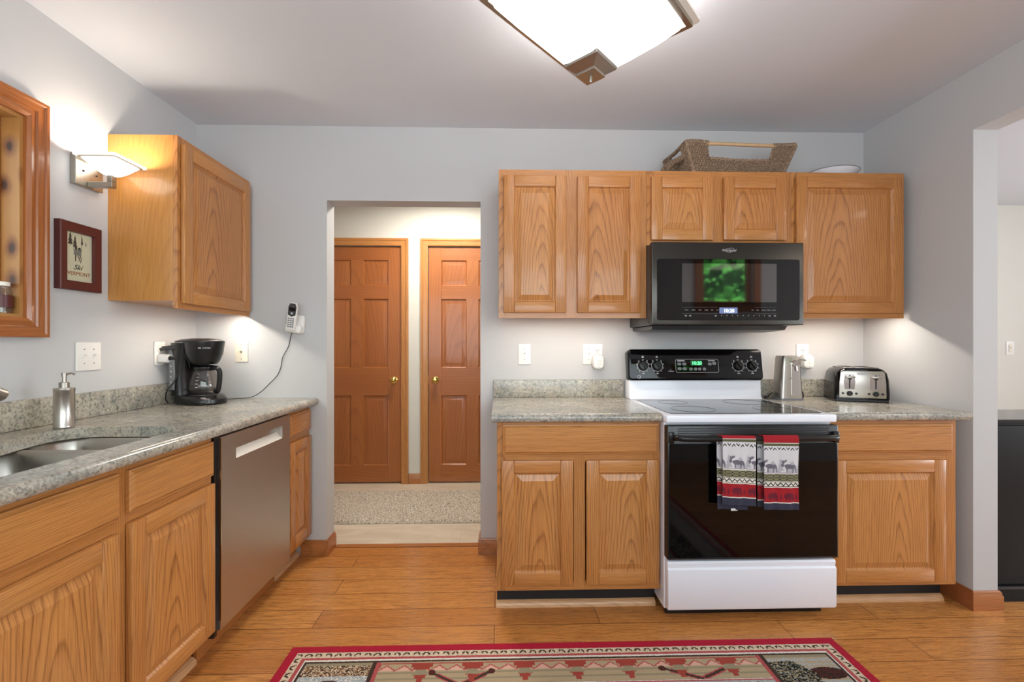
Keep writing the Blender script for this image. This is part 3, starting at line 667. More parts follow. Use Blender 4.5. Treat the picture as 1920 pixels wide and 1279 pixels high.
text('GE', 0.011, 'print', em, onp(-0.328, 0.018, -0.0015), prot, 'emblem_letters', shear=0.3)
# oven door, handle, drawer
m = MB(); m.box(-0.380, 0.380, -0.700, -0.656, 0.282, 0.868, 0, 0.005, 2); od = m.build('oven_door', 'black', st)
m = MB(); m.prism(rrect(-0.372, 0.372, 0.290, 0.790, 0.006, 3), -0.7035, -0.699, 'y', 0, 0.001, 1); m.build('door_glass', 'gloss', od)
m = MB()
for zz in (0.853, 0.843, 0.833): m.box(-0.335, 0.335, -0.7025, -0.7, zz, zz + 0.004)
m.build('vent_trim', 'charcoal', od)
m = MB(); hz = 0.822; hp = spline([(-0.352, -0.70, hz - 0.008), (-0.345, -0.735, hz), (-0.315, -0.752, hz), (-0.2, -0.755, hz), (0, -0.755, hz), (0.2, -0.755, hz), (0.315, -0.752, hz), (0.345, -0.735, hz), (0.352, -0.70, hz - 0.008)], 6)
m.tube(hp, 0.0125, 14)
for sx_ in (-1, 1): m.box(sx_ * 0.365 - 0.012, sx_ * 0.365 + 0.012, -0.712, -0.7, hz - 0.03, hz + 0.02, 0, 0.004, 2)
m.build('handle', 'black', od)
m = MB(); m.prism([(-0.656, 0.058), (-0.690, 0.058), (-0.697, 0.068), (-0.697, 0.236), (-0.689, 0.243), (-0.692, 0.262), (-0.686, 0.270), (-0.656, 0.270)], -0.376, 0.376, 'x', 0, 0.004, 2); m.build('storage_drawer', 'white', st)
m = MB(); m.box(-0.36, 0.36, -0.62, -0.60, 0.002, 0.045); m.build('kick_plate', 'black', st)

# ------------------------------------------------------------------ dish towels over the oven handle
TM = [cloth('towel_red', c(164, 42, 48)), cloth('towel_cream', c(232, 224, 212)), cloth('towel_olive', c(98, 96, 72)), cloth('towel_grey_white', c(214, 210, 212)),
      cloth('towel_navy', c(62, 62, 76)), cloth('towel_moose', c(112, 108, 118)), cloth('towel_haze', c(180, 176, 182)), cloth('towel_black', c(58, 56, 54)), cloth('towel_plum', c(112, 42, 54)), cloth('towel_khaki', c(132, 128, 98))]
moose = [(0, .42), (.03, .36), (.10, .34), (.14, .42), (.22, .50), (.40, .55), (.62, .52), (.86, .50), (.95, .42), (.97, .2), (1.0, 0), (.94, 0), (.88, .22), (.80, .28), (.72, 0), (.66, 0), (.70, .26), (.40, .26), (.38, 0), (.31, 0), (.30, .28), (.20, .34), (.14, .55), (.18, .62), (.34, .72), (.36, .84), (.28, .76), (.24, .86), (.18, .74), (.14, .84), (.10, .72), (.02, .82), (.02, .70), (.06, .62), (-.02, .52)]
bear = [(0, .35), (.02, .62), (.12, .78), (.2, .95), (.26, .86), (.5, .98), (.8, .92), (.95, .7), (1, .4), (.97, 0), (.8, 0), (.76, .28), (.7, .3), (.66, 0), (.5, 0), (.46, .3), (.34, .28), (.3, 0), (.15, 0), (.14, .3)]
tree = [(.45, 0), (.45, .12), (.1, .12), (.34, .38), (.2, .38), (.4, .66), (.3, .66), (.5, 1), (.7, .66), (.6, .66), (.8, .38), (.66, .38), (.9, .12), (.55, .12), (.55, 0)]
hill = [(0, 0), (.3, .7), (.45, .8), (.6, .6), (1, 0)]
def put(P, x, y, w, h): return [(x + a * w, y + b * h) for a, b in P]
def towel_pattern(bands, W_, ph):
    z = {}; a = 0
    for nme, d in bands: z[nme] = (a, a + d); a += d
    ms = z['scene']; sb = ms[1] - 0.004
    shp = []
    for k in range(-1, 3): shp += [(6, put(tree, ph + 0.083 * k + 0.062, 0, 0.036, 0.060)), (6, put(hill, ph + 0.083 * k + 0.02, 0, 0.06, 0.062))]
    for k in range(-1, 3): shp.append((5, put(moose, ph + 0.083 * k, 0, 0.066, 0.066)))
    bz = z['bears']; bs = [(8, put(bear, ph * 0.6 + 0.070 * k + 0.02, 0, 0.046, 0.033)) for k in range(-1, 3)] + [(8, put(tree, ph * 0.6 + 0.070 * k, 0.002, 0.014, 0.026)) for k in range(-1, 3)]
    def f(u, s):
        for nme, d in bands:
            if z[nme][0] <= s < z[nme][1]:
                q = s - z[nme][0]
                if nme == 'red0': return 0
                if nme.startswith('line'): return 1
                if nme == 'olive': return 2
                if nme.startswith('zig'):
                    t = abs(((u + 0.004) / 0.022) % 1 - 0.5) * 2; v = q / d
                    if nme == 'zig2' and (v < 0.1 or v > 0.9): return 7
                    if nme == 'zig1':
                        tt = (u / 0.019) % 1; e = 1 - 2 * abs(tt - 0.5); v0 = 0.18 + 0.4 * e if int(u / 0.019) % 2 else 0.78 - 0.4 * e
                        return 7 if (abs(v - v0) < 0.11 and 0.1 < tt < 0.9) else 3
                    return 7 if abs(v - 0.25 - 0.5 * t) < 0.13 else 1
                if nme == 'scene':
                    r_ = 3
                    for mt, P in shp:
                        if inpoly(u, sb - s, P): r_ = mt
                    return 6 if (r_ == 3 and d - q < 0.005) else r_
                if nme == 'plaid': return [2, 9, 7][(int((u % 0.03) / 0.0075) in (1,)) + (int(q / 0.006) % 2)]
                if nme == 'bears':
                    for mt, P in bs:
                        if inpoly(u, z[nme][1] - 0.008 - s, P): return mt
                    return 0
                return 4
        return 4
    return f
def towel(label, x0, W_, bands, ph, drop_back, sh, tagx=None):
    r = tag(thing('dish_towel', label, 'towel', (x0, -0.755, hz), 0, 'patterned towels on the oven handle'), label, 'towel', 'patterned towels on the oven handle')
    pat = towel_pattern(bands, W_, ph); Lf = sum(d for _, d in bands) - 0.022; rb = 0.0145
    def sheet(front, L, xo, wd, nm, par):
        nu, ns = 76, 150; vs = []; fs = []; ms = []
        for i in range(ns + 1):
            s = -0.022 + (L + 0.022) * i / ns
            for k in range(nu + 1):
                u = wd * k / nu
                if s < 0:
                    a = (s + 0.022) / 0.022 * R(90); y = -rb * math.sin(a); zz = rb * math.cos(a)
                else:
                    a = min(1, s / 0.12); y = -rb - a * (0.0022 * math.sin(u * 70 + ph * 90 + s * 6) + 0.0014 * math.sin(u * 150 + s * 14)); zz = -s
                if not front: y = -y
                zz -= sh * u * min(1, max(0, s) / 0.03 + 0.3)
                vs.append((xo + u * (1 - 0.015 * math.sin(max(0, s) * 9)) + 0.02 * max(0, s) * (0.15 if front else 0.35), y, zz))
        for i in range(ns):
            s = -0.022 + (L + 0.022) * (i + 0.5) / ns
            for k in range(nu):
                a = i * (nu + 1) + k; fs.append((a, a + 1, a + nu + 2, a + nu + 1)); ms.append(pat(wd * (k + 0.5) / nu, s + 0.022))
        m = MB(); m.add(vs, fs, ms, True); o = m.build(nm, TM, par, angle=80)
        md = o.modifiers.new('t', 'SOLIDIFY'); md.thickness = 0.0028; md.offset = 0
        return o
    sheet(True, Lf, 0, W_, 'front_fold', r); bk = sheet(False, drop_back, -0.011, W_ - 0.01, 'back_fold', r)
    if tagx is not None:
        m = MB(); m.box(tagx, tagx + 0.028, rb - 0.003, rb - 0.0015, -drop_back - 0.006 - sh * tagx, -drop_back + 0.004 - sh * tagx); m.build('care_tag', 'plastic', bk)
towel('left towel on the oven handle, moose over red bears, white tag below', RX + (2.690 - RX), 0.143,
      [('red0', 0.017), ('line1', 0.003), ('olive', 0.009), ('zig1', 0.028), ('scene', 0.088), ('line2', 0.004), ('plaid', 0.029), ('line2b', 0.002), ('zig2', 0.022), ('line3', 0.003), ('bears', 0.056), ('line4', 0.004), ('navy', 0.032)], 0.030, 0.302, 0.05, 0.05)
towel('right towel on the oven handle, moose over red bears, wide red band on top', RX + (2.866 - RX), 0.152,
      [('red0', 0.036), ('line1', 0.003), ('olive', 0.010), ('zig1', 0.024), ('scene', 0.092), ('line2', 0.004), ('plaid', 0.029), ('line2b', 0.002), ('zig2', 0.022), ('line3', 0.003), ('bears', 0.062), ('line4', 0.004), ('navy', 0.028)], -0.006, 0.296, 0.02)

# ------------------------------------------------------------------ microwave
mw = thing('microwave', 'black stainless over-the-range microwave hung under the short wall cabinet', 'microwave', (2.900, 0, 0))
m = MB(); m.box(-0.381, 0.381, -0.375, -0.004, 1.322, 1.738, 0, 0.003); m.build('body', 'charcoal', mw)
m = MB(); m.prism(rrect(-0.388, 0.388, 1.322, 1.738, 0.004, 2), -0.408, -0.376, 'y', 0, 0.004, 2); md_ = m.build('door', 'steel_bs', mw)
m = MB(); m.prism(rrect(-0.362, 0.366, 1.345, 1.653, 0.012), -0.4105, -0.406, 'y', 0, 0.001, 1); m.build('door_glass', 'mwglass', md_)
m = MB(); m.prism(rrect(-0.236, 0.246, 1.436, 1.630, 0.004, 2), -0.4118, -0.409, 'y'); m.build('door_window', 'mwpane', md_)
m = MB(); m.prism([(-0.372, 1.320), (-0.35, 1.298), (-0.18, 1.290), (-0.03, 1.300), (-0.02, 1.320)], -0.37, 0.33, 'x', 0, 0.003, 1); m.build('vent_base', 'charcoal', mw)
def mark(nm, x0, x1, z0, z1): k = MB(); k.box(x0, x1, -0.4114, -0.4104, z0, z1); k.build(nm, 'dimprint', md_)
for bx, w_ in ((-0.222, 0.018), (-0.188, 0.02), (-0.152, 0.015), (-0.121, 0.018), (-0.09, 0.013), (-0.062, 0.012), (0.118, 0.011), (0.142, 0.014), (0.17, 0.02), (0.197, 0.018), (0.222, 0.02)): mark('button_label', bx, bx + w_, 1.395, 1.398)
for k in range(10): mark('number_key', -0.037 + 0.0275 * k, -0.0335 + 0.0275 * k, 1.366, 1.372)
for bx in (-0.222, -0.2, -0.07, 0.232, 0.205): mark('button_label', bx, bx + 0.011, 1.364, 1.371)
for z_ in (1.378, 1.410): mark('panel_line', -0.236, -0.055, z_, z_ + 0.0007); mark('panel_line', 0.135, 0.246, z_, z_ + 0.0007)
m = MB(); m.box(-0.046, 0.046, -0.4122, -0.4104, 1.379, 1.409); ds = m.build('clock_display', 'blue_bg', md_)
text('10:20', 0.025, 'blue_led', ds, (0.002, -0.4125, 1.392), name='clock_digits')
text('Whirlpool', 0.0175, 'print', md_, (0.004, -0.4086, 1.697), name='logo_lettering', shear=0.2)
m = MB(); m.tube(spline([(-0.012, -0.4088, 1.691), (0.012, -0.4088, 1.687), (0.03, -0.4088, 1.700), (0.02, -0.4088, 1.709), (-0.01, -0.4088, 1.705)], 6), 0.0006, 4); m.build('logo_swirl', 'print', md_)

# ------------------------------------------------------------------ basket and platter on the wall cabinets
bk = thing('wicker_tray_basket', 'woven seagrass tray basket with a wooden bar handle, above the microwave cabinet', 'basket', (3.02, -0.165, 2.135), R(4))
BW, BWt, BD, BDt = 0.25, 0.305, 0.10, 0.13
def bpt(side, t, h):                                        # t along the side -1..1, h height 0..0.17
    h *= 0.88; k = h / 0.15; w = BW + (BWt - BW) * k; d = BD + (BDt - BD) * k
    return {'f': (t * w, -d, h), 'b': (t * w, d, h), 'l': (-w, t * d, h), 'r': (w, t * d, h)}[side]
m = MB()
def coil(h, r_, sides):
    for sd, t0, t1 in sides:
        n = int(36 * abs(t1 - t0) * (1 if sd in 'fb' else 0.45)) + 4; pts = []
        for i in range(n + 1):
            t = t0 + (t1 - t0) * i / n; p = Vector(bpt(sd, t, h)); o = 0.0042 * (1 if (i + int(round((h - 0.008) / 0.0125))) % 2 else -1)
            p += Vector((0, o, 0)) if sd in 'fb' else Vector((o, 0, 0)); pts.append(p)
        m.tube(pts, r_, 6)
hts = [0.008 + 0.0125 * k for k in range(13)]
for h in hts:
    if h < 0.078: coil(h, 0.0068, [('f', -1, 1), ('b', -1, 1), ('l', -1, 1), ('r', -1, 1)])
    else: coil(h, 0.0068, [('f', -1, -0.62), ('f', 0.6, 1), ('b', -1, -0.62), ('b', 0.6, 1), ('l', -1, -0.5), ('l', 0.5, 1), ('r', -1, -0.5), ('r', 0.5, 1)])
m.box(-BW, BW, -BD, BD, 0.0, 0.006)
m.build('woven_wall', 'wicker', bk)
def wrap(path, r_):
    P = spline(path, 12); rad = [r_ * (1 + 0.16 * (1 if i % 2 else -1)) for i in range(len(P))]; w = MB(); w.tube(P, r_, 8, radii=rad); w.build('wrapped_rim', 'wicker', bk)
for sd in 'fb': wrap([bpt(sd, -1, 0.17), bpt(sd, -0.8, 0.174), bpt(sd, -0.6, 0.17)], 0.011); wrap([bpt(sd, 0.58, 0.17), bpt(sd, 0.8, 0.174), bpt(sd, 1.0, 0.18)], 0.011); wrap([bpt(sd, -0.6, 0.085), bpt(sd, 0, 0.08), bpt(sd, 0.6, 0.085)], 0.008)
for sx_ in 'lr':
    for t in (-1, 1): wrap([bpt(sx_, t, 0.0), bpt(sx_, t, 0.09), bpt(sx_, t, 0.178)], 0.011)
    wrap([bpt(sx_, -1, 0.172), bpt(sx_, 0, 0.165), bpt(sx_, 1, 0.172)], 0.010)
for sd in 'fb':
    m = MB(); m.tube([bpt(sd, -0.64, 0.166), bpt(sd, 0.64, 0.168)], 0.0095, 12); m.build('bar_handle', 'dowel', bk)
wrap([(-0.27, -0.07, 0.10), (-0.33, -0.05, 0.075), (-0.362, -0.01, 0.055), (-0.352, 0.03, 0.05), (-0.31, 0.06, 0.07), (-0.26, 0.08, 0.10)], 0.016)
wrap([(-0.35, -0.04, 0.06), (-0.365, -0.04, 0.03), (-0.34, -0.03, 0.012), (-0.3, -0.03, 0.015)], 0.014)
pl = thing('serving_platter', 'white oval platter with a thin grey rim on top of the right wall cabinet', 'platter', (3.618, -0.168, 2.135))
m = MB(); m.lathe([(0, 0.0), (0.07, 0.0), (0.075, 0.004), (0.10, 0.025), (0.132, 0.048), (0.134, 0.051), (0.130, 0.052), (0.10, 0.03), (0.07, 0.010), (0, 0.009)], n=48, caps=False, sy=0.82); m.build('dish', 'white', pl)
m = MB(); m.tube([(0.133 * math.cos(2 * PI * k / 48), 0.133 * 0.82 * math.sin(2 * PI * k / 48), 0.0515) for k in range(48)], 0.0022, 6, closed=True); m.build('rim_line', 'grey', pl)

# ------------------------------------------------------------------ wall plates, outlets, plug-ins (local: front is -y)
def plate(name, label, cat, loc, rz, w, h, mat, group=None):
    r = thing(name, label, cat, loc, rz, group)
    m = MB(); m.prism(rrect(-w / 2, w / 2, -h / 2, h / 2, 0.004, 3), -0.006, -0.0005, 'y', 0, 0.002, 2); m.build('cover_plate', mat, r); return r
def toggle(r, x, mat):
    m = MB(); m.box(x - 0.005, x + 0.005, -0.008, -0.006, -0.012, 0.012); m.prism([(-0.006, 0.0), (-0.006, 0.008), (-0.017, 0.012), (-0.017, 0.006)], x - 0.004, x + 0.004, 'x'); m.build('toggle', mat, r)
    screws(r, x, 0.030)
def screws(r, x, dz):
    for s in (-1, 1):
        m = MB(); m.lathe([(0.0032, 0), (0.0028, 0.0012), (0, 0.0014)], n=10, T=Matrix.Translation((x, -0.006, s * dz)) @ Matrix.Rotation(R(90), 4, 'X')); m.build('screw', 'nickel', r)
def receptacle(r, x, z, mat):
    m = MB(); m.prism(rrect(x - 0.017, x + 0.017, z - 0.014, z + 0.014, 0.008), -0.0075, -0.006, 'y', 0)
    for dx in (-0.0065, 0.0065): m.box(x + dx - 0.0012, x + dx + 0.0012, -0.0079, -0.007, z - 0.002, z + 0.007, 1)
    m.lathe([(0.0026, 0), (0.0026, 0.0006)], n=10, mat=1, T=Matrix.Translation((x, -0.0075, z - 0.008)) @ Matrix.Rotation(R(90), 4, 'X')); m.build('receptacle', [mat, 'slot'], r)
SG, PG = 'wall switches', 'plug-in air fresheners'
r = plate('light_switch', 'single white toggle switch on the back wall left of the stove', 'switch', (1.896, 0, 1.166), 0, 0.073, 0.120, 'plastic', SG); toggle(r, 0, 'plastic')
r = plate('combo_outlet', 'wide white switch and outlet plate left of the stove panel', 'outlet', (2.298, 0, 1.166), 0, 0.116, 0.120, 'plastic'); toggle(r, -0.022, 'plastic'); receptacle(r, 0.026, 0.021, 'plastic'); receptacle(r, 0.026, -0.021, 'plastic')
r = plate('wall_outlet', 'white duplex outlet on the back wall between can opener and toaster', 'outlet', (3.558, 0, 1.166), 0, 0.075, 0.120, 'plastic'); receptacle(r, 0, 0.021, 'plastic'); receptacle(r, 0, -0.021, 'plastic')
r = plate('light_switch', 'white double toggle switch on the left wall above the soap dispenser', 'switch', (0, -0.683, 1.173), R(90), 0.116, 0.120, 'plastic', SG); toggle(r, -0.022, 'plastic'); toggle(r, 0.022, 'plastic')
r = plate('wall_outlet', 'white outlet on the left wall behind the plugs of the coffee maker', 'outlet', (0, -0.285, 1.178), R(90), 0.072, 0.120, 'plastic'); receptacle(r, 0, 0.021, 'plastic'); receptacle(r, 0, -0.021, 'plastic')
r = plate('cable_jack', 'ivory cable wall plate right of the coffee maker', 'wall plate', (0.258, 0, 1.182), 0, 0.073, 0.120, 'ivory'); screws(r, 0, 0.042)
m = MB(); m.lathe([(0.006, 0), (0.006, 0.003), (0.004, 0.003), (0.004, 0.01), (0, 0.01)], n=12, T=Matrix.Translation((0, -0.006, 0)) @ Matrix.Rotation(R(90), 4, 'X')); m.build('jack', 'nickel', r)
r = plate('light_switch', 'white rocker switch on the far wall of the next room', 'switch', (6.396, YF, 1.19), 0, 0.073, 0.125, 'plastic', SG)
m = MB(); m.box(-0.016, 0.016, -0.010, -0.006, -0.033, 0.033, 0, 0.002, 1); m.box(-0.004, 0.004, -0.014, -0.010, -0.004, 0.012, 0); m.build('rocker', 'ivory', r)
def freshener(label, x, z):
    r = thing('plug_in_freshener', label, 'air freshener', (x, -0.0082, z), 0, PG)
    m = MB(); rg = []
    for g, y in ((0.004, 0), (0.0, -0.006), (0.0, -0.03), (0.006, -0.042), (0.016, -0.046)): rg.append([(a, y, b) for a, b in rrect(-0.034 + g, 0.034 - g, -0.043 + g, 0.043 - g, max(0.006, 0.026 - g), 6)])
    m.loft(rg, 0, True, True); m.build('housing', 'plastic', r)
    m = MB()
    for k in range(5): m.box(-0.016 + 0.001 * abs(k - 2), 0.016 - 0.001 * abs(k - 2), -0.0470, -0.0455, 0.006 - 0.007 * k + 0.008, 0.008 - 0.007 * k + 0.008)
    m.box(-0.003, 0.003, -0.047, -0.044, -0.030, -0.026); m.build('vent_slot', 'print', r)
freshener('white plug-in freshener in the wide plate left of the stove', 2.325, 1.122)
freshener('white plug-in freshener in the outlet behind the can opener', 3.567, 1.122)
# plugs in the left wall outlet
pg = thing('timer_adapter', 'white plug-in adapter in the left wall outlet', 'adapter', (0.0085, -0.285, 1.152), R(90))
m = MB(); m.prism(rrect(-0.024, 0.024, -0.022, 0.022, 0.012), -0.045, 0, 'y', 0, 0.004, 2); m.build('housing', 'plastic', pg)
ch = thing('charger_plug', 'slim dark charger plugged into the upper left wall outlet', 'charger', (0.0085, -0.285, 1.199), R(90))
m = MB(); m.tube([(0, 0, 0), (0, -0.012, 0)], 0.008, 8)
T = Matrix.Translation((0, -0.045, 0.008)) @ Matrix.Rotation(R(-7), 4, 'X'); m.box(-0.012, 0.012, -0.036, 0.034, -0.011, 0.011, 0, 0.005, 2, T=T); m.build('housing', 'charcoal', ch)
m = MB(); m.tube(spline([(0, -0.078, 0.0), (0.0, -0.11, -0.02), (0.005, -0.135, -0.06), (0.01, -0.14, -0.1)], 6), 0.0014, 6); m.build('lead', 'cord', ch)

# ------------------------------------------------------------------ coffee maker (local +x is its front)
cm_ = thing('coffee_maker', 'black drip coffee maker with a glass carafe in the left counter corner', 'coffee maker', (0.172, -0.232, TOP + 0.0005), R(-22))
def ov(x0, x1, w, z, n=28, p=2.6):
    o = []
    for k in range(n):
        a = 2 * PI * k / n; ca, sa = math.cos(a), math.sin(a)
        o.append(((x0 + x1) / 2 + (x1 - x0) / 2 * math.copysign(abs(ca) ** (2 / p), ca), w * math.copysign(abs(sa) ** (2 / p), sa), z))
    return o
m = MB(); m.loft([ov(-0.115, 0.132, 0.092, 0.0), ov(-0.118, 0.137, 0.095, 0.008), ov(-0.118, 0.135, 0.095, 0.026), ov(-0.114, 0.118, 0.090, 0.042), ov(-0.11, 0.105, 0.084, 0.047)]); m.build('base', 'black', cm_)
m = MB(); m.lathe([(0.066, 0.0475), (0.064, 0.050), (0, 0.050)], 0.033, 0); m.build('warming_plate', 'charcoal', cm_)
m = MB(); m.loft([ov(-0.117, -0.030, 0.086, 0.044, p=3.5), ov(-0.118, -0.036, 0.087, 0.15, p=3.5), ov(-0.118, -0.02, 0.088, 0.24, p=3.5), ov(-0.120, 0.0, 0.09, 0.318, p=3.5)]); m.build('water_tank', 'black', cm_)
m = MB(); m.lathe([(0.055, 0.206), (0.062, 0.212), (0.070, 0.225), (0.084, 0.262), (0.091, 0.315), (0.092, 0.322)], 0.035, 0, 32); m.build('brew_basket', 'black', cm_)
m = MB(); m.loft([ov(-0.123, 0.129, 0.094, 0.320, p=2.3), ov(-0.122, 0.128, 0.093, 0.327, p=2.3), ov(-0.09, 0.11, 0.07, 0.336, p=2.3), ov(-0.05, 0.07, 0.03, 0.341, p=2.3)]); m.build('lid', 'black', cm_)
m = MB(); m.prism([(-0.10, 0.075), (-0.065, 0.075), (-0.058, 0.15), (-0.062, 0.23), (-0.085, 0.29), (-0.10, 0.29)], -0.0915, -0.084, 'y', 0, 0.002, 1); m.build('water_gauge', 'grey', cm_)
m = MB()
for k in range(6): m.box(-0.088, -0.078, -0.0925, -0.0912, 0.11 + 0.028 * k, 0.118 + 0.028 * k)
m.build('gauge_marks', 'print', cm_)
m = MB()
for k in range(9):
    for s in range(5):
        pass
T = Matrix.Translation((0.06, -0.088, 0.028)) @ Matrix.Rotation(R(28), 4, 'Z')
rg = [[(0.0, -0.004, -0.017), (0.085, 0.004, -0.017), (0.085, 0.010, 0.004), (0.03, 0.002, 0.013)], [(0.0, 0.01, -0.017), (0.085, 0.016, -0.017), (0.085, 0.02, 0.004), (0.03, 0.012, 0.013)]]
m.loft(rg, 0, False, True, True, T); sp = m.build('switch_panel', 'grey', cm_)
m = MB(); m.lathe([(0.007, 0), (0.006, 0.003), (0, 0.003)], n=14, T=T @ Matrix.Translation((0.062, 0.0035, -0.004)) @ Matrix.Rotation(R(95), 4, 'X')); m.build('power_button', 'black', sp)
# carafe
cf = bpy.data.objects.new('carafe', None); COL.objects.link(cf); cf.parent = cm_; cf.location = (0.035, 0, 0.0505)
m = MB(); m.lathe([(0.046, 0.0), (0.056, 0.004), (0.066, 0.025), (0.0675, 0.045), (0.062, 0.08), (0.05, 0.112), (0.044, 0.128)], n=36, caps=False); m.build('glass_bowl', 'carafe', cf)
m = MB(); m.lathe([(0.0455, 0.122), (0.049, 0.128), (0.049, 0.142), (0.040, 0.150), (0, 0.152)], caps=False); m.build('collar', 'black', cf)
m = MB(); m.tube([(0.0655 * math.cos(2 * PI * k / 36), 0.0655 * math.sin(2 * PI * k / 36), 0.024) for k in range(36)], 0.0022, 6, closed=True); m.build('band', 'black', cf)
m = MB(); hb = spline([(0.044, 0, 0.135), (0.075, 0, 0.136), (0.094, 0, 0.118), (0.094, 0, 0.07), (0.084, 0, 0.02), (0.066, 0, 0.018)], 6)
m.tube([Matrix.Rotation(R(8), 3, 'Z') @ Vector(p) for p in hb], 0.012, 10); m.build('handle', 'black', cf)
m = MB()
for k in range(5):
    a0 = R(-66); rr_ = 0.0678 - 0.0 * k; z_ = 0.038 + 0.017 * k; rr_ = [0.0682, 0.0672, 0.0635, 0.0578, 0.0515][k]
    m.add([(rr_ * math.cos(a0 + d), rr_ * math.sin(a0 + d), z_ + e) for d, e in ((-0.10, 0), (0.10, 0), (0.10, 0.003), (-0.10, 0.003))], [(0, 1, 2, 3)])
m.build('cup_marks', 'print', cf)
text('MR. COFFEE', 0.010, 'print', cm_, (0.035 + 0.0895 * math.cos(R(-36)), 0.0895 * math.sin(R(-36)), 0.29), (R(90) + R(7), 0, R(54)), 'lettering')
cd = thing('power_cord', 'black power cord from the wall adapter down behind the coffee maker', 'cord')
m = MB(); m.tube([(0.053, -0.285, 1.152), (0.09, -0.283, 1.150)], 0.011, 8); m.build('plug', 'black', cd)
m = MB(); m.tube(spline([(0.088, -0.283, 1.15), (0.108, -0.282, 1.142), (0.106, -0.29, 1.09), (0.085, -0.30, 1.03), (0.06, -0.31, 0.99), (0.045, -0.30, 0.945), (0.05, -0.29, 0.922)], 8), 0.0032, 8); m.build('cable', 'cord', cd)

# ------------------------------------------------------------------ soap dispenser
sd_ = thing('soap_dispenser', 'brushed steel pump soap dispenser behind the sink', 'soap dispenser', (0.143, -0.937, TOP + 0.0005))
m = MB(); m.lathe([(0.029, 0.0), (0.030, 0.002), (0.030, 0.010), (0.0294, 0.011), (0.0294, 0.136), (0.030, 0.137), (0.030, 0.147), (0.028, 0.149), (0, 0.149)], n=40); m.build('bottle', 'steel', sd_)
m = MB(); m.lathe([(0.015, 0.149), (0.015, 0.168), (0.013, 0.170), (0.007, 0.170), (0.006, 0.19), (0.008, 0.19), (0.008, 0.204), (0.0, 0.205)], n=24, caps=False); m.tube([(0.0, 0, 0.198), (0.018, 0.009, 0.203), (0.026, 0.013, 0.197)], 0.0038, 8); m.build('pump', 'nickel', sd_)

# ------------------------------------------------------------------ sconce on the left wall
sc = thing('wall_sconce', 'lit brushed nickel wall sconce with a white glass shade on the left wall', 'wall lamp', (0, -0.70, 0))
m = MB(); m.box(0.0005, 0.024, -0.064, 0.064, 1.881, 2.008, 0, 0.002, 1); m.build('wall_plate', 'nickel', sc)
for dz in (1.93, 1.965): m = MB(); m.lathe([(0.004, 0), (0.003, 0.004), (0, 0.005)], n=10, T=Matrix.Translation((0.024, -0.03 if dz > 1.95 else 0.03, 1.944)) @ Matrix.Rotation(R(90), 4, 'Y')); m.build('screw', 'black', sc)
m = MB(); m.box(0.024, 0.125, -0.013, 0.013, 1.884, 1.906, 0, 0.002, 1); m.box(0.103, 0.125, -0.013, 0.013, 1.906, 1.935, 0, 0.002, 1); m.build('arm', 'nickel', sc)
cx = 0.112
def sq(h, z, r_=0.01): return [(cx + a, b, z) for a, b in rrect(-h, h, -h, h, r_, 4)]
m = MB(); m.loft([sq(0.012, 1.936, 0.005), sq(0.024, 1.938), sq(0.040, 1.952), sq(0.066, 1.984), sq(0.068, 1.992)], 0, True, False); m.add(sq(0.012, 1.936, 0.005), [tuple(range(20))]); m.build('glass_shade', 'shade', sc)
m = MB(); m.loft([sq(0.0695, 1.987), sq(0.076, 1.987), sq(0.076, 1.992), sq(0.0695, 1.992), sq(0.0695, 1.987)], 0, False, False); m.build('metal_band', 'nickel', sc)
m = MB(); m.loft([sq(0.068, 1.9925), sq(0.086, 1.9925), sq(0.086, 2.000), sq(0.068, 2.000), sq(0.068, 1.9925)], 0, False, False); m.build('glass_rim', 'rimlit', sc)
point('sconce_bulb', (cx + 0.015, -0.70, 1.975), 4.8, (1, 0.88, 0.74), 0.02)

# ------------------------------------------------------------------ ceiling lamp
zr = 1.2226 + 1.13
def cl(px, py, k=1.13):                                     # fixture corners, worked out once from the sight lines
    return None
d1 = Vector((-0.667, -0.745, 0)); d2 = Vector((0.745, -0.667, 0)); hh = 1.13
Fc = Vector((1.752 + 0.2545 * hh, -2.637 + 1.672 * hh, zr)); yw = 0.0266
Rz = Matrix.Rotation(-yw, 4, 'Z')
Fc = Vector((1.752, -2.637, zr)) + Rz @ Vector((0.2545 * hh, 1.672 * hh, 0))
d1 = Rz @ d1; d2 = Rz @ d2
LL, LW = 0.50 * hh, 0.40 * hh
ctr = Fc + d1 * LL / 2 + d2 * LW / 2
lp = thing('ceiling_lamp', 'lit square ceiling lamp with white glass bowl and nickel frame', 'ceiling lamp', ctr, math.atan2(d2.y, d2.x))
# local: x along d2 (half LW/2), y along -d1 ... half LL/2
ax, ay = LW / 2, LL / 2
def rr2(sx_, sy_, z, r_): return [(a, b, z) for a, b in rrect(-sx_, sx_, -sy_, sy_, r_, 5)]
m = MB(); m.loft([rr2(ax - 0.006, ay - 0.006, -0.004, 0.004), rr2(ax + 0.012, ay + 0.012, -0.004, 0.004), rr2(ax + 0.012, ay + 0.012, 0.014, 0.004), rr2(ax - 0.006, ay - 0.006, 0.014, 0.004), rr2(ax - 0.006, ay - 0.006, -0.004, 0.004)], 0, False, False); m.build('metal_frame', 'nickel', lp)
m = MB(); m.loft([rr2(ax + 0.0, ay + 0.0, 0.015, 0.01), rr2(ax + 0.032, ay + 0.032, 0.015, 0.012), rr2(ax + 0.032, ay + 0.032, 0.023, 0.012), rr2(ax, ay, 0.023, 0.01), rr2(ax, ay, 0.015, 0.01)], 0, False, False); m.build('glass_rim', 'rimglass', lp)
m = MB(); rg = []
for f_, z in ((0.97, -0.002), (0.955, -0.014), (0.72, -0.075), (0.42, -0.143), (0.17, -0.196)):
    rg.append(rr2(ax * f_, ay * f_, z, 0.03 * f_))
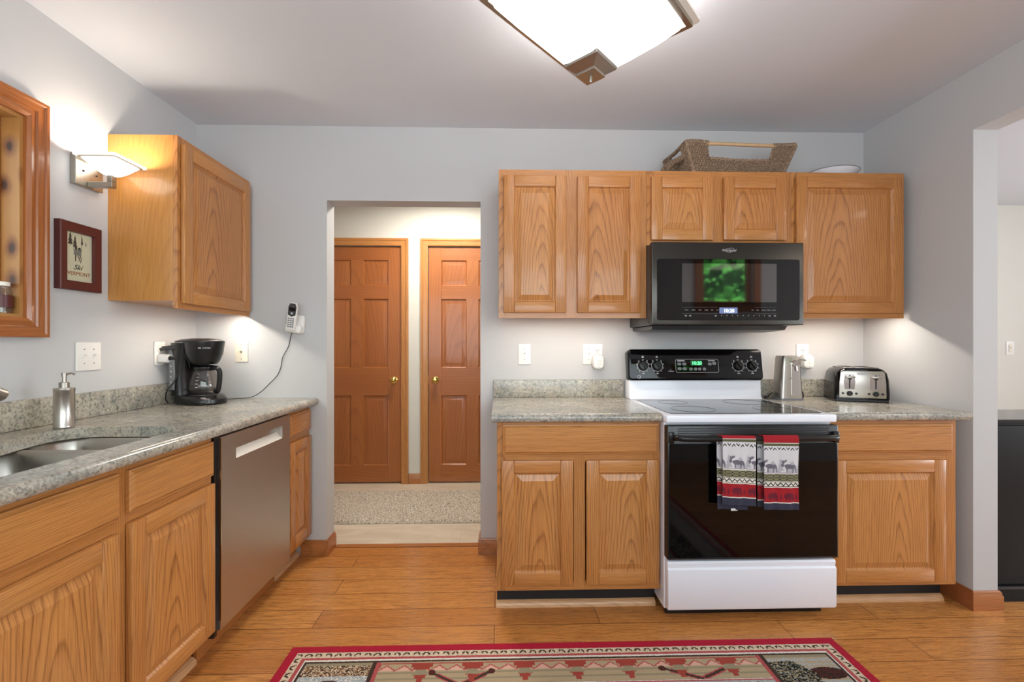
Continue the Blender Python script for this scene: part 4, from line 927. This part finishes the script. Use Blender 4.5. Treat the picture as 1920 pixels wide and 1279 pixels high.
m.loft(rg, 0, True, False); m.add(rg[-1], [tuple(range(len(rg[-1])))]); m.build('glass_bowl', 'shade_c', lp)
m = MB(); cz = -0.196
m.loft([rr2(0.066, 0.066, cz + 0.016, 0.003), rr2(0.064, 0.064, cz + 0.006, 0.003), rr2(0.036, 0.036, cz - 0.014, 0.002), rr2(0.036, 0.036, cz - 0.022, 0.002)], 0, False, True)
m.lathe([(0.0055, cz - 0.022), (0.0055, cz - 0.038), (0.004, cz - 0.041), (0, cz - 0.042)], n=12, caps=False); m.build('finial_cap', 'nickel', lp)
m = MB(); m.tube([(0, 0, 0.0), (0, 0, H - zr)], 0.012, 12)
for a, b in ((-ax * 0.8, 0), (ax * 0.8, 0)): m.tube([(a, b, 0.016), (a * 0.3, b, H - zr - 0.02)], 0.006, 8)
m.box(-0.09, 0.09, -0.09, 0.09, H - zr - 0.024, H - zr - 0.0005, 0, 0.003, 1); m.build('ceiling_mount', 'nickel', lp)
point('ceiling_bulb', ctr + Vector((0.06, 0.06, 0.02)), 10, (1, 0.97, 0.94), 0.06)

# ------------------------------------------------------------------ framed print
pf = thing('framed_print', 'small maroon framed ski print hung on the left wall below the sconce', 'picture', (0.0005, -0.737, 1.582), R(90))
m = MB(); rg = []
for hw_, hz_, y in ((0.092, 0.137, 0), (0.092, 0.137, -0.024), (0.089, 0.134, -0.027), (0.062, 0.100, -0.024), (0.061, 0.099, -0.010)):
    rg.append([(-hw_, y, -hz_), (hw_, y, -hz_), (hw_, y, hz_), (-hw_, y, hz_)])
m.loft(rg, 0, False, False); m.build('frame', 'maroon', pf)
PMt = [plain('print_cream', c(222, 212, 186), 0.7), plain('print_black', c(46, 44, 42), 0.7), plain('print_grey', c(128, 126, 122), 0.7)]
shp = [(1, put(tree, -0.062, 0.02, 0.034, 0.072)), (1, put(tree, -0.036, 0.012, 0.030, 0.066)), (2, put(tree, 0.028, 0.03, 0.014, 0.03)), (2, [(-0.028, -0.022), (0.012, -0.022), (0.012, 0.008), (-0.028, 0.008)]),
       (1, put([(0, 0), (1, 0), (1, .6), (.5, 1), (0, .6)], -0.022, 0.006, 0.013, 0.016)), (1, put([(0, 0), (1, 0), (1, .6), (.5, 1), (0, .6)], -0.004, 0.006, 0.013, 0.016)),
       (1, [(-0.02, -0.022), (-0.014, -0.022), (-0.017, -0.052), (-0.022, -0.056)]), (1, [(-0.008, -0.022), (-0.002, -0.022), (-0.004, -0.04), (-0.008, -0.04)]), (1, [(0.004, -0.022), (0.010, -0.022), (0.004, -0.044), (-0.004, -0.052)]),
       (1, [(0.012, -0.03), (0.016, -0.028), (0.009, -0.06), (0.005, -0.058)]), (1, [(0.011, 0.0), (0.013, 0.0), (0.013, 0.09), (0.011, 0.09)]), (2, [(-0.03, 0.005), (-0.028, 0.005), (-0.028, 0.055), (-0.03, 0.055)]), (1, put(tree, 0.006, 0.035, 0.018, 0.04))]
shp = [(k, [(x * 0.85 + 0.004, z * 0.80 + 0.026) for x, z in P]) for k, P in shp]
m = MB(); nu, nv = 62, 100; vs = [(-0.061 + 0.122 * i / nu, -0.0095, -0.099 + 0.198 * j / nv) for j in range(nv + 1) for i in range(nu + 1)]; fs = []; ms = []
for j in range(nv):
    for i in range(nu):
        x, z = -0.061 + 0.122 * (i + .5) / nu, -0.099 + 0.198 * (j + .5) / nv; k = 0
        for mt, P in shp:
            if inpoly(x, z, P): k = mt
        a = j * (nu + 1) + i; fs.append((a, a + 1, a + nu + 2, a + nu + 1)); ms.append(k)
m.add(vs, fs, ms); pr = m.build('print', PMt, pf)
M['ochre'] = plain('ochre_ink', c(164, 92, 36), 0.7); M['ink'] = plain('black_ink', c(36, 34, 34), 0.7)
text('Ski', 0.030, 'ink', pr, (-0.004, -0.0102, -0.042), shear=0.45, sx=1.1); text('VERMONT', 0.0225, 'ochre', pr, (0.003, -0.0102, -0.068), sx=0.95)
m = MB(); m.box(-0.061, 0.061, -0.0125, -0.0118, -0.099, 0.099); m.build('glazing', 'glass', pf)

# ------------------------------------------------------------------ jar on the window sill
jr = thing('glass_jar', 'small glass jar with a dark label on the window sill', 'jar', (-0.028, -0.986, WZ0 + 0.0125))
m = MB(); m.lathe([(0.024, 0), (0.027, 0.003), (0.027, 0.075), (0.02, 0.09), (0.02, 0.1)], n=24, caps=False); m.build('jar_body', 'carafe', jr)
m = MB(); m.lathe([(0.0274, 0.02), (0.0274, 0.065)], n=24, caps=False); m.build('paper_label', 'maroon', jr)
m = MB(); m.lathe([(0.021, 0.098), (0.021, 0.112), (0, 0.113)], n=24); m.build('lid', 'rimglass', jr)

# ------------------------------------------------------------------ cordless phone
ph = thing('cordless_phone', 'white cordless phone in its wall cradle left of the doorway', 'phone', (0.572, -0.001, 1.292))
m = MB(); m.prism(rrect(-0.036, 0.036, -0.005, 0.10, 0.012), -0.030, 0.0, 'y', 0, 0.005, 2, T=Matrix.Translation((0.012, 0, 0)) @ Matrix.Rotation(R(5), 4, 'Y')); 
m.prism(rrect(-0.045, 0.045, 0.0, 0.045, 0.014), -0.058, -0.028, 'y', 0, 0.006, 2, T=Matrix.Rotation(R(8), 4, 'Y')); m.build('cradle', 'plastic', ph)
T = Matrix.Translation((-0.004, -0.0605, 0.012)) @ Matrix.Rotation(R(9), 4, 'Y') @ Matrix.Rotation(R(5), 4, 'X')
m = MB(); m.prism([(-0.024, 0.0), (0.024, 0.0), (0.026, 0.07), (0.024, 0.14), (0.016, 0.158), (-0.016, 0.158), (-0.024, 0.14), (-0.026, 0.07)], -0.016, 0.006, 'y', 0, 0.005, 2, T=T); hs = m.build('handset', 'plastic', ph)
m = MB(); m.prism([(-0.021, 0.088), (0, 0.078), (0.021, 0.088), (0.022, 0.135), (0.014, 0.153), (-0.014, 0.153), (-0.022, 0.135)], -0.0175, -0.015, 'y', 0, 0, T=T); m.build('face_panel', 'charcoal', hs)
m = MB(); m.box(-0.017, 0.017, -0.0185, -0.017, 0.112, 0.130, T=T); m.build('screen', 'gloss', hs)
m = MB()
for i in range(3):
    for j in range(5): m.box(-0.0175 + 0.0125 * i, -0.0085 + 0.0125 * i, -0.0182, -0.015, 0.018 + 0.0115 * j, 0.0245 + 0.0115 * j, T=T)
m.build('keypad', 'grey', hs)
m = MB(); m.lathe([(0.0065, 0), (0.0055, 0.002), (0, 0.002)], n=14, T=T @ Matrix.Translation((0, -0.0175, 0.097)) @ Matrix.Rotation(R(90), 4, 'X')); m.build('navigation_key', 'print', hs)
cdp = MB(); cdp.tube(spline([(0.560, -0.03, 1.292), (0.545, -0.012, 1.277), (0.526, -0.005, 1.211), (0.493, -0.005, 1.149), (0.482, -0.005, 1.088), (0.460, -0.005, 1.041), (0.417, -0.006, 0.995), (0.371, -0.012, 0.949), (0.326, -0.03, 0.921), (0.27, -0.06, 0.918), (0.22, -0.09, 0.917)], 6), 0.0021, 6)
tag(cdp.build('phone_cord', 'cord'), 'thin black cord hanging from the cordless phone to the left counter', 'cord')

# ------------------------------------------------------------------ can opener and toaster
co = thing('can_opener', 'tall brushed steel electric can opener right of the stove', 'can opener', (3.375, -0.145, TOP + 0.0005), R(-6))
def rc(x0, x1, y, z, r_=0.012): return [(a, b, z) for a, b in rrect(x0, x1, -y, y, r_, 4)]
m = MB(); m.loft([rc(-0.063, 0.063, 0.058, 0.0), rc(-0.063, 0.063, 0.058, 0.01)]); m.build('foot', 'grey', co)
m = MB(); m.loft([rc(-0.059, 0.058, 0.054, 0.010), rc(-0.050, 0.048, 0.050, 0.18), rc(-0.047, 0.045, 0.048, 0.236), rc(-0.043, 0.041, 0.044, 0.246)]); m.build('housing', 'steel', co)
m = MB(); m.loft([[(-0.006, -0.052, 0.03), (0.03, -0.052, 0.03), (0.03, -0.058, 0.03), (-0.006, -0.058, 0.03)], [(-0.004, -0.046, 0.2), (0.026, -0.046, 0.2), (0.026, -0.053, 0.2), (-0.004, -0.053, 0.2)]], 0, False); m.build('front_rib', 'chrome', co)
m = MB(); m.tube([(0.012, -0.047, 0.205), (0.012, -0.064, 0.203)], 0.016, 16); m.tube([(0.03, -0.05, 0.212), (0.03, -0.066, 0.21)], 0.011, 14); m.tube([(0.0, -0.055, 0.216), (0.03, -0.07, 0.224), (0.062, -0.068, 0.222)], 0.0045, 8); m.tube([(0.018, -0.06, 0.19), (0.02, -0.062, 0.165)], 0.006, 8); m.build('cutter_lever', 'chrome', co)
m = MB(); m.box(-0.02, 0.02, -0.0545, -0.05, 0.118, 0.126, 0, 0.001); m.build('magnet_bracket', 'nickel', co)
m = MB(); m.tube(spline([(0.05, 0.0, 0.03), (0.068, -0.02, 0.045), (0.07, -0.03, 0.02), (0.06, -0.04, 0.006)], 6), 0.003, 8); m.build('cord_loop', 'cord', co)
ccd = MB(); ccd.tube(spline([(3.315, -0.10, 0.945), (3.29, -0.12, 0.94), (3.27, -0.13, 0.925), (3.256, -0.135, 0.922)], 6), 0.0035, 8); ccd.box(3.247, 3.263, -0.145, -0.128, 0.917, 0.935, 0, 0.003, 1)
tag(ccd.build('appliance_cord', 'cord'), 'black cord and plug lying left of the can opener', 'cord')

to_ = thing('toaster', 'four-slice black and chrome toaster on the right counter', 'toaster', (3.735, -0.180, TOP + 0.0005), R(-22))
TW, TD, THt = 0.125, 0.105, 0.183
sec = lambda y, g: [(a, y, b) for a, b in [(-TW + g, 0.014), (TW - g, 0.014), (TW - g, 0.05), (TW - 0.004 - g, 0.12), (TW - 0.012 - g, 0.155), (TW - 0.028 - g, 0.174 - g * 0.6), (TW - 0.05 - g, THt - g), (-TW + 0.05 + g, THt - g), (-TW + 0.028 + g, 0.174 - g * 0.6), (-TW + 0.012 + g, 0.155), (-TW + 0.004 + g, 0.12), (-TW + g, 0.05)]]
m = MB(); m.loft([sec(-TD - 0.006, 0.01), sec(-TD, 0.003), sec(-TD + 0.012, 0), sec(TD - 0.02, 0), sec(TD - 0.004, 0.004), sec(TD, 0.014)]); m.build('body', 'gloss', to_)
m = MB(); m.box(-TW + 0.004, TW - 0.004, -TD + 0.002, TD - 0.004, 0.0, 0.014, 0, 0.003, 1); m.build('foot_base', 'black', to_)
m = MB(); m.box(-TW + 0.045, TW - 0.045, -TD + 0.015, TD - 0.015, THt - 0.002, THt + 0.002, 0, 0.0015, 1); m.build('top_plate', 'chrome', to_)
for x in (-0.055, -0.026, 0.026, 0.055): m = MB(); m.box(x - 0.009, x + 0.009, -TD + 0.025, TD - 0.025, THt + 0.0018, THt + 0.0026); m.build('bread_slot', 'slot', to_)
m = MB(); m.prism([(-0.105, 0.022), (0.105, 0.022), (0.104, 0.1), (0.098, 0.158), (0.088, 0.166), (-0.088, 0.166), (-0.098, 0.158), (-0.104, 0.1)], -TD - 0.010, -TD - 0.005, 'y', 0, 0.002, 2); fp = m.build('front_panel', 'steel', to_)
for sx_ in (-0.058, 0.058):
    m = MB(); m.prism([(sx_ - 0.022, 0.068), (sx_ + 0.022, 0.068), (sx_ + 0.026, 0.11), (sx_ + 0.020, 0.148), (sx_ - 0.020, 0.148), (sx_ - 0.026, 0.11)], -TD - 0.0115, -TD - 0.009, 'y', 0, 0.001, 1)
    m.build('lever_recess', 'chrome', fp)
    m = MB(); m.box(sx_ - 0.003, sx_ + 0.003, -TD - 0.0125, -TD - 0.011, 0.072, 0.144); m.build('lever_slot', 'slot', fp)
    m = MB(); m.box(sx_ - 0.022, sx_ + 0.022, -TD - 0.030, -TD - 0.012, 0.128, 0.139, 0, 0.004, 2); m.box(sx_ - 0.006, sx_ + 0.006, -TD - 0.02, -TD - 0.012, 0.12, 0.13, 1); m.build('lever', ['steel', 'black'], fp)
    m = MB(); m.lathe([(0.014, 0), (0.013, 0.008), (0.009, 0.011), (0, 0.011)], n=20, T=Matrix.Translation((sx_, -TD - 0.010, 0.045)) @ Matrix.Rotation(R(90), 4, 'X')); m.build('browning_knob', 'black', fp)
    for d in (-0.03, 0.03):
        m = MB(); m.lathe([(0.0065, 0), (0.006, 0.004), (0, 0.0045)], n=14, T=Matrix.Translation((sx_ + d, -TD - 0.010, 0.045)) @ Matrix.Rotation(R(90), 4, 'X')); m.build('push_button', 'black', fp)
m = MB(); m.prism(rrect(-0.024, 0.024, 0.146, 0.156, 0.004, 3), -TD - 0.0112, -TD - 0.009, 'y'); m.build('badge', 'print', fp)

# ------------------------------------------------------------------ kitchen rug
RX0, RX1, RYF, RYN = 0.922, 3.122, -0.815, -2.30
RMn = [('rug_red', c(172, 36, 56)), ('rug_cream', c(216, 196, 170)), ('rug_dark', c(70, 54, 44)), ('rug_rose', c(176, 84, 84)), ('rug_taupe', c(176, 156, 124)), ('rug_rust', c(158, 70, 58)), ('rug_sage', c(150, 138, 112)),
       ('rug_bluegrey', c(166, 172, 172)), ('rug_brown', c(82, 44, 38)), ('rug_black', c(38, 40, 36)), ('rug_pink', c(214, 170, 150)), ('rug_straw', c(152, 118, 84)), ('rug_white', c(226, 218, 206))]
RM = [cloth(n_, cc, 260) for n_, cc in RMn]
rg_ = random.Random(3)
def rugpat(x, y):
    ex, ey = min(x - RX0, RX1 - x), min(RYF - y, y - RYN); d = min(ex, ey); left = x - RX0 < RX1 - x
    far = (RYF - y) < (y - RYN)
    j = rg_.random()
    if d < 0.036: return 0
    if d < 0.066:
        q = (d - 0.036) / 0.030; al = (x if ey <= ex else y) / 0.038; tt = abs((al % 1) - 0.5) * 2
        if 0.15 < q < 0.85 and abs((1 - q) - (1 - tt) * 0.8 - 0.1) < 0.2 and (al % 1 > 0.16 and al % 1 < 0.84): return 2
        return 1 if j > 0.12 else 4
    if d < 0.078: return 3
    if d < 0.086: return 12
    if d < 0.097: return 2
    qx, qy = ex, ey
    if qx < 0.344:                                          # corner pictures
        if left:
            if qy < 0.110: return 6
            if qy < 0.165: return (2 if j < 0.35 else 11 if j < 0.7 else 1)
            cx_ = (qx - 0.21) / 0.10; cy_ = (qy - 0.30) / 0.115
            if cx_ * cx_ + cy_ * cy_ < 1: return 8 if j > 0.08 else 2
            return 7 if j > 0.25 else 12
        if qy < 0.112: return 6
        w = qx
        if w > 0.20 and qy > 0.13 and j < 0.85 and (qy - 0.13) > (0.29 - w) * -0.1 and w > 0.25 - (qy - 0.13) * 0.8: return 9 if j < 0.6 else 6
        cx_ = (w - 0.155) / 0.075; cy_ = (qy - 0.195) / 0.03
        if cx_ * cx_ + cy_ * cy_ < 1: return 8 if j > 0.3 else 9
        if (w - 0.075) ** 2 / 0.018 ** 2 + (qy - 0.235) ** 2 / 0.05 ** 2 < 1: return 9 if j > 0.3 else 8
        return 7 if (int(qy / 0.011) + (j < 0.2)) % 2 else 4
    if qx < 0.362: return 2
    if qx < 0.376: return 3
    if qy < 0.105: return 3 if qy > 0.101 else 4
    if qy < 0.109: return 5
    if qy < 0.212:
        u = ((x - 1.360 + 0.0) / 0.194) % 1; uu = abs(u - 0.5) * 0.194       # rust stepped motif centred in the period
        if qy < 0.152:
            hw_ = 0.040 - 0.010 * int((qy - 0.113) / 0.013)
            if uu < hw_: return 5 if qy < 0.139 else 6
        elif qy < 0.20:
            hw_ = 0.028 - 0.009 * int((qy - 0.152) / 0.016)
            if uu < hw_: return 5 if qy > 0.165 else 6
        for ox, oy, dx, dy in ((1.50, 0.155, 0.10, 0.06), (1.72, 0.152, -0.10, 0.06), (2.36, 0.155, 0.13, 0.055), (2.62, 0.15, -0.13, 0.06)):
            t_ = max(0, min(1, ((x - ox) * dx + (qy - oy) * dy) / (dx * dx + dy * dy))); px_, py_ = ox + dx * t_ - x, oy + dy * t_ - qy; dd = math.hypot(px_, py_ * 1.0)
            if math.hypot(x - ox, (qy - oy)) < 0.014: return 8
            if dd < 0.0055: return 2
            if dd < 0.011 and t_ > 0.2: return 3
        if qy < 0.145:
            v = ((x - 1.36) / 0.065) % 1; tq = abs(v - 0.5) * 2; hq = (qy - 0.116) / 0.027
            if abs(hq - tq) < 0.13: return 3
            return 10 if hq > tq else 4
        return (6 if int(qy / 0.010) % 3 == 0 else 4)
    if qy < 0.217: return 12
    if qy < 0.222: return 3
    if abs(x - 2.04) < 0.19 and qy > 0.218 + 0.5 * max(0, abs(x - 2.04) - 0.15):
        if abs(x - 2.04) > 0.183 or qy < 0.226: return 9
        if qy < 0.24 and abs(x - 2.04) > 0.12: return 12
        return 0
    if qy > 0.23 and qy < 0.28:
        v = ((x - 1.30) / 0.13) % 1 - 0.5; rr_ = math.hypot(v * 0.13, (qy - 0.252) * 1.4)
        if rr_ < 0.036: return [12, 9, 12, 8][int(rr_ / 0.010) % 4] if j > 0.1 else 9
    return 7 if j > 0.15 else 6
m = MB(); zt = 0.008; st_ = 0.005; nx = int((RX1 - RX0) / st_); ny0 = int(0.36 / 0.003)
ys = [RYF - 0.003 * k for k in range(ny0 + 1)]; yy = ys[-1]
while yy - 0.012 > RYN: yy -= 0.012; ys.append(yy)
ys.append(RYN)
vs = [(RX0 + (RX1 - RX0) * i / nx, y, zt + 0.0012 * rg_.random()) for y in ys for i in range(nx + 1)]; fs = []; ms = []
for j in range(len(ys) - 1):
    for i in range(nx):
        a = j * (nx + 1) + i; fs.append((a, a + nx + 1, a + nx + 2, a + 1)); ms.append(rugpat(RX0 + (RX1 - RX0) * (i + .5) / nx, (ys[j] + ys[j + 1]) / 2))
m.add(vs, fs, ms); m.box(RX0 - 0.002, RX1 + 0.002, RYN - 0.002, RYF + 0.002, 0.0005, 0.0068, 0, 0.003, 2)
tag(m.build('area_rug', RM), 'red bordered woven rug with lodge motifs on the wood floor before the stove', 'rug')

# ------------------------------------------------------------------ shag rug in the hall
m = MB(); rs = random.Random(5); X0, X1, Y0, Y1 = 0.12, 2.3, 0.44, 1.075; nx, ny = 300, 90
vs = [(X0 + (X1 - X0) * i / nx + rs.uniform(-.003, .003), Y0 + (Y1 - Y0) * j / ny + rs.uniform(-.003, .003), 0.004 if (i in (0, nx) or j in (0, ny)) else 0.016 + rs.uniform(0, .012)) for j in range(ny + 1) for i in range(nx + 1)]
m.add(vs, [(j * (nx + 1) + i, j * (nx + 1) + i + 1, (j + 1) * (nx + 1) + i + 1, (j + 1) * (nx + 1) + i) for j in range(ny) for i in range(nx)])
m.box(X0, X1, Y0, Y1, 0.0005, 0.004)
tag(m.build('shag_runner', 'shag', angle=180), 'beige shag runner on the pale hall floor before the two doors', 'rug')

# ------------------------------------------------------------------ black cabinet in the next room
bc = thing('black_sideboard', 'black cabinet standing in the next room behind the right wall end', 'cabinet', (4.07, -0.56, 0))
m = MB(); m.box(0, 0.9, 0.0, 0.30, 0.075, 0.845, 0, 0.002); m.build('body', 'blackcab', bc)
for a, b in ((0.006, 0.45), (0.454, 0.894)): m = MB(); m.box(a, b, -0.016, 0, 0.09, 0.838, 0, 0.002); m.build('door', 'blackcab', bc)
m = MB(); m.box(-0.004, 0.904, -0.018, 0.305, 0.846, 0.868, 0, 0.003, 1); m.build('top', 'blacktop', bc)
m = MB(); m.box(0.002, 0.898, -0.008, 0.30, 0.0, 0.06); m.build('plinth', 'blackcab', bc)
m = MB(); m.box(0.0, 0.9, -0.014, 0.0, 0.062, 0.074); m.build('base_rail', 'charcoal', bc)
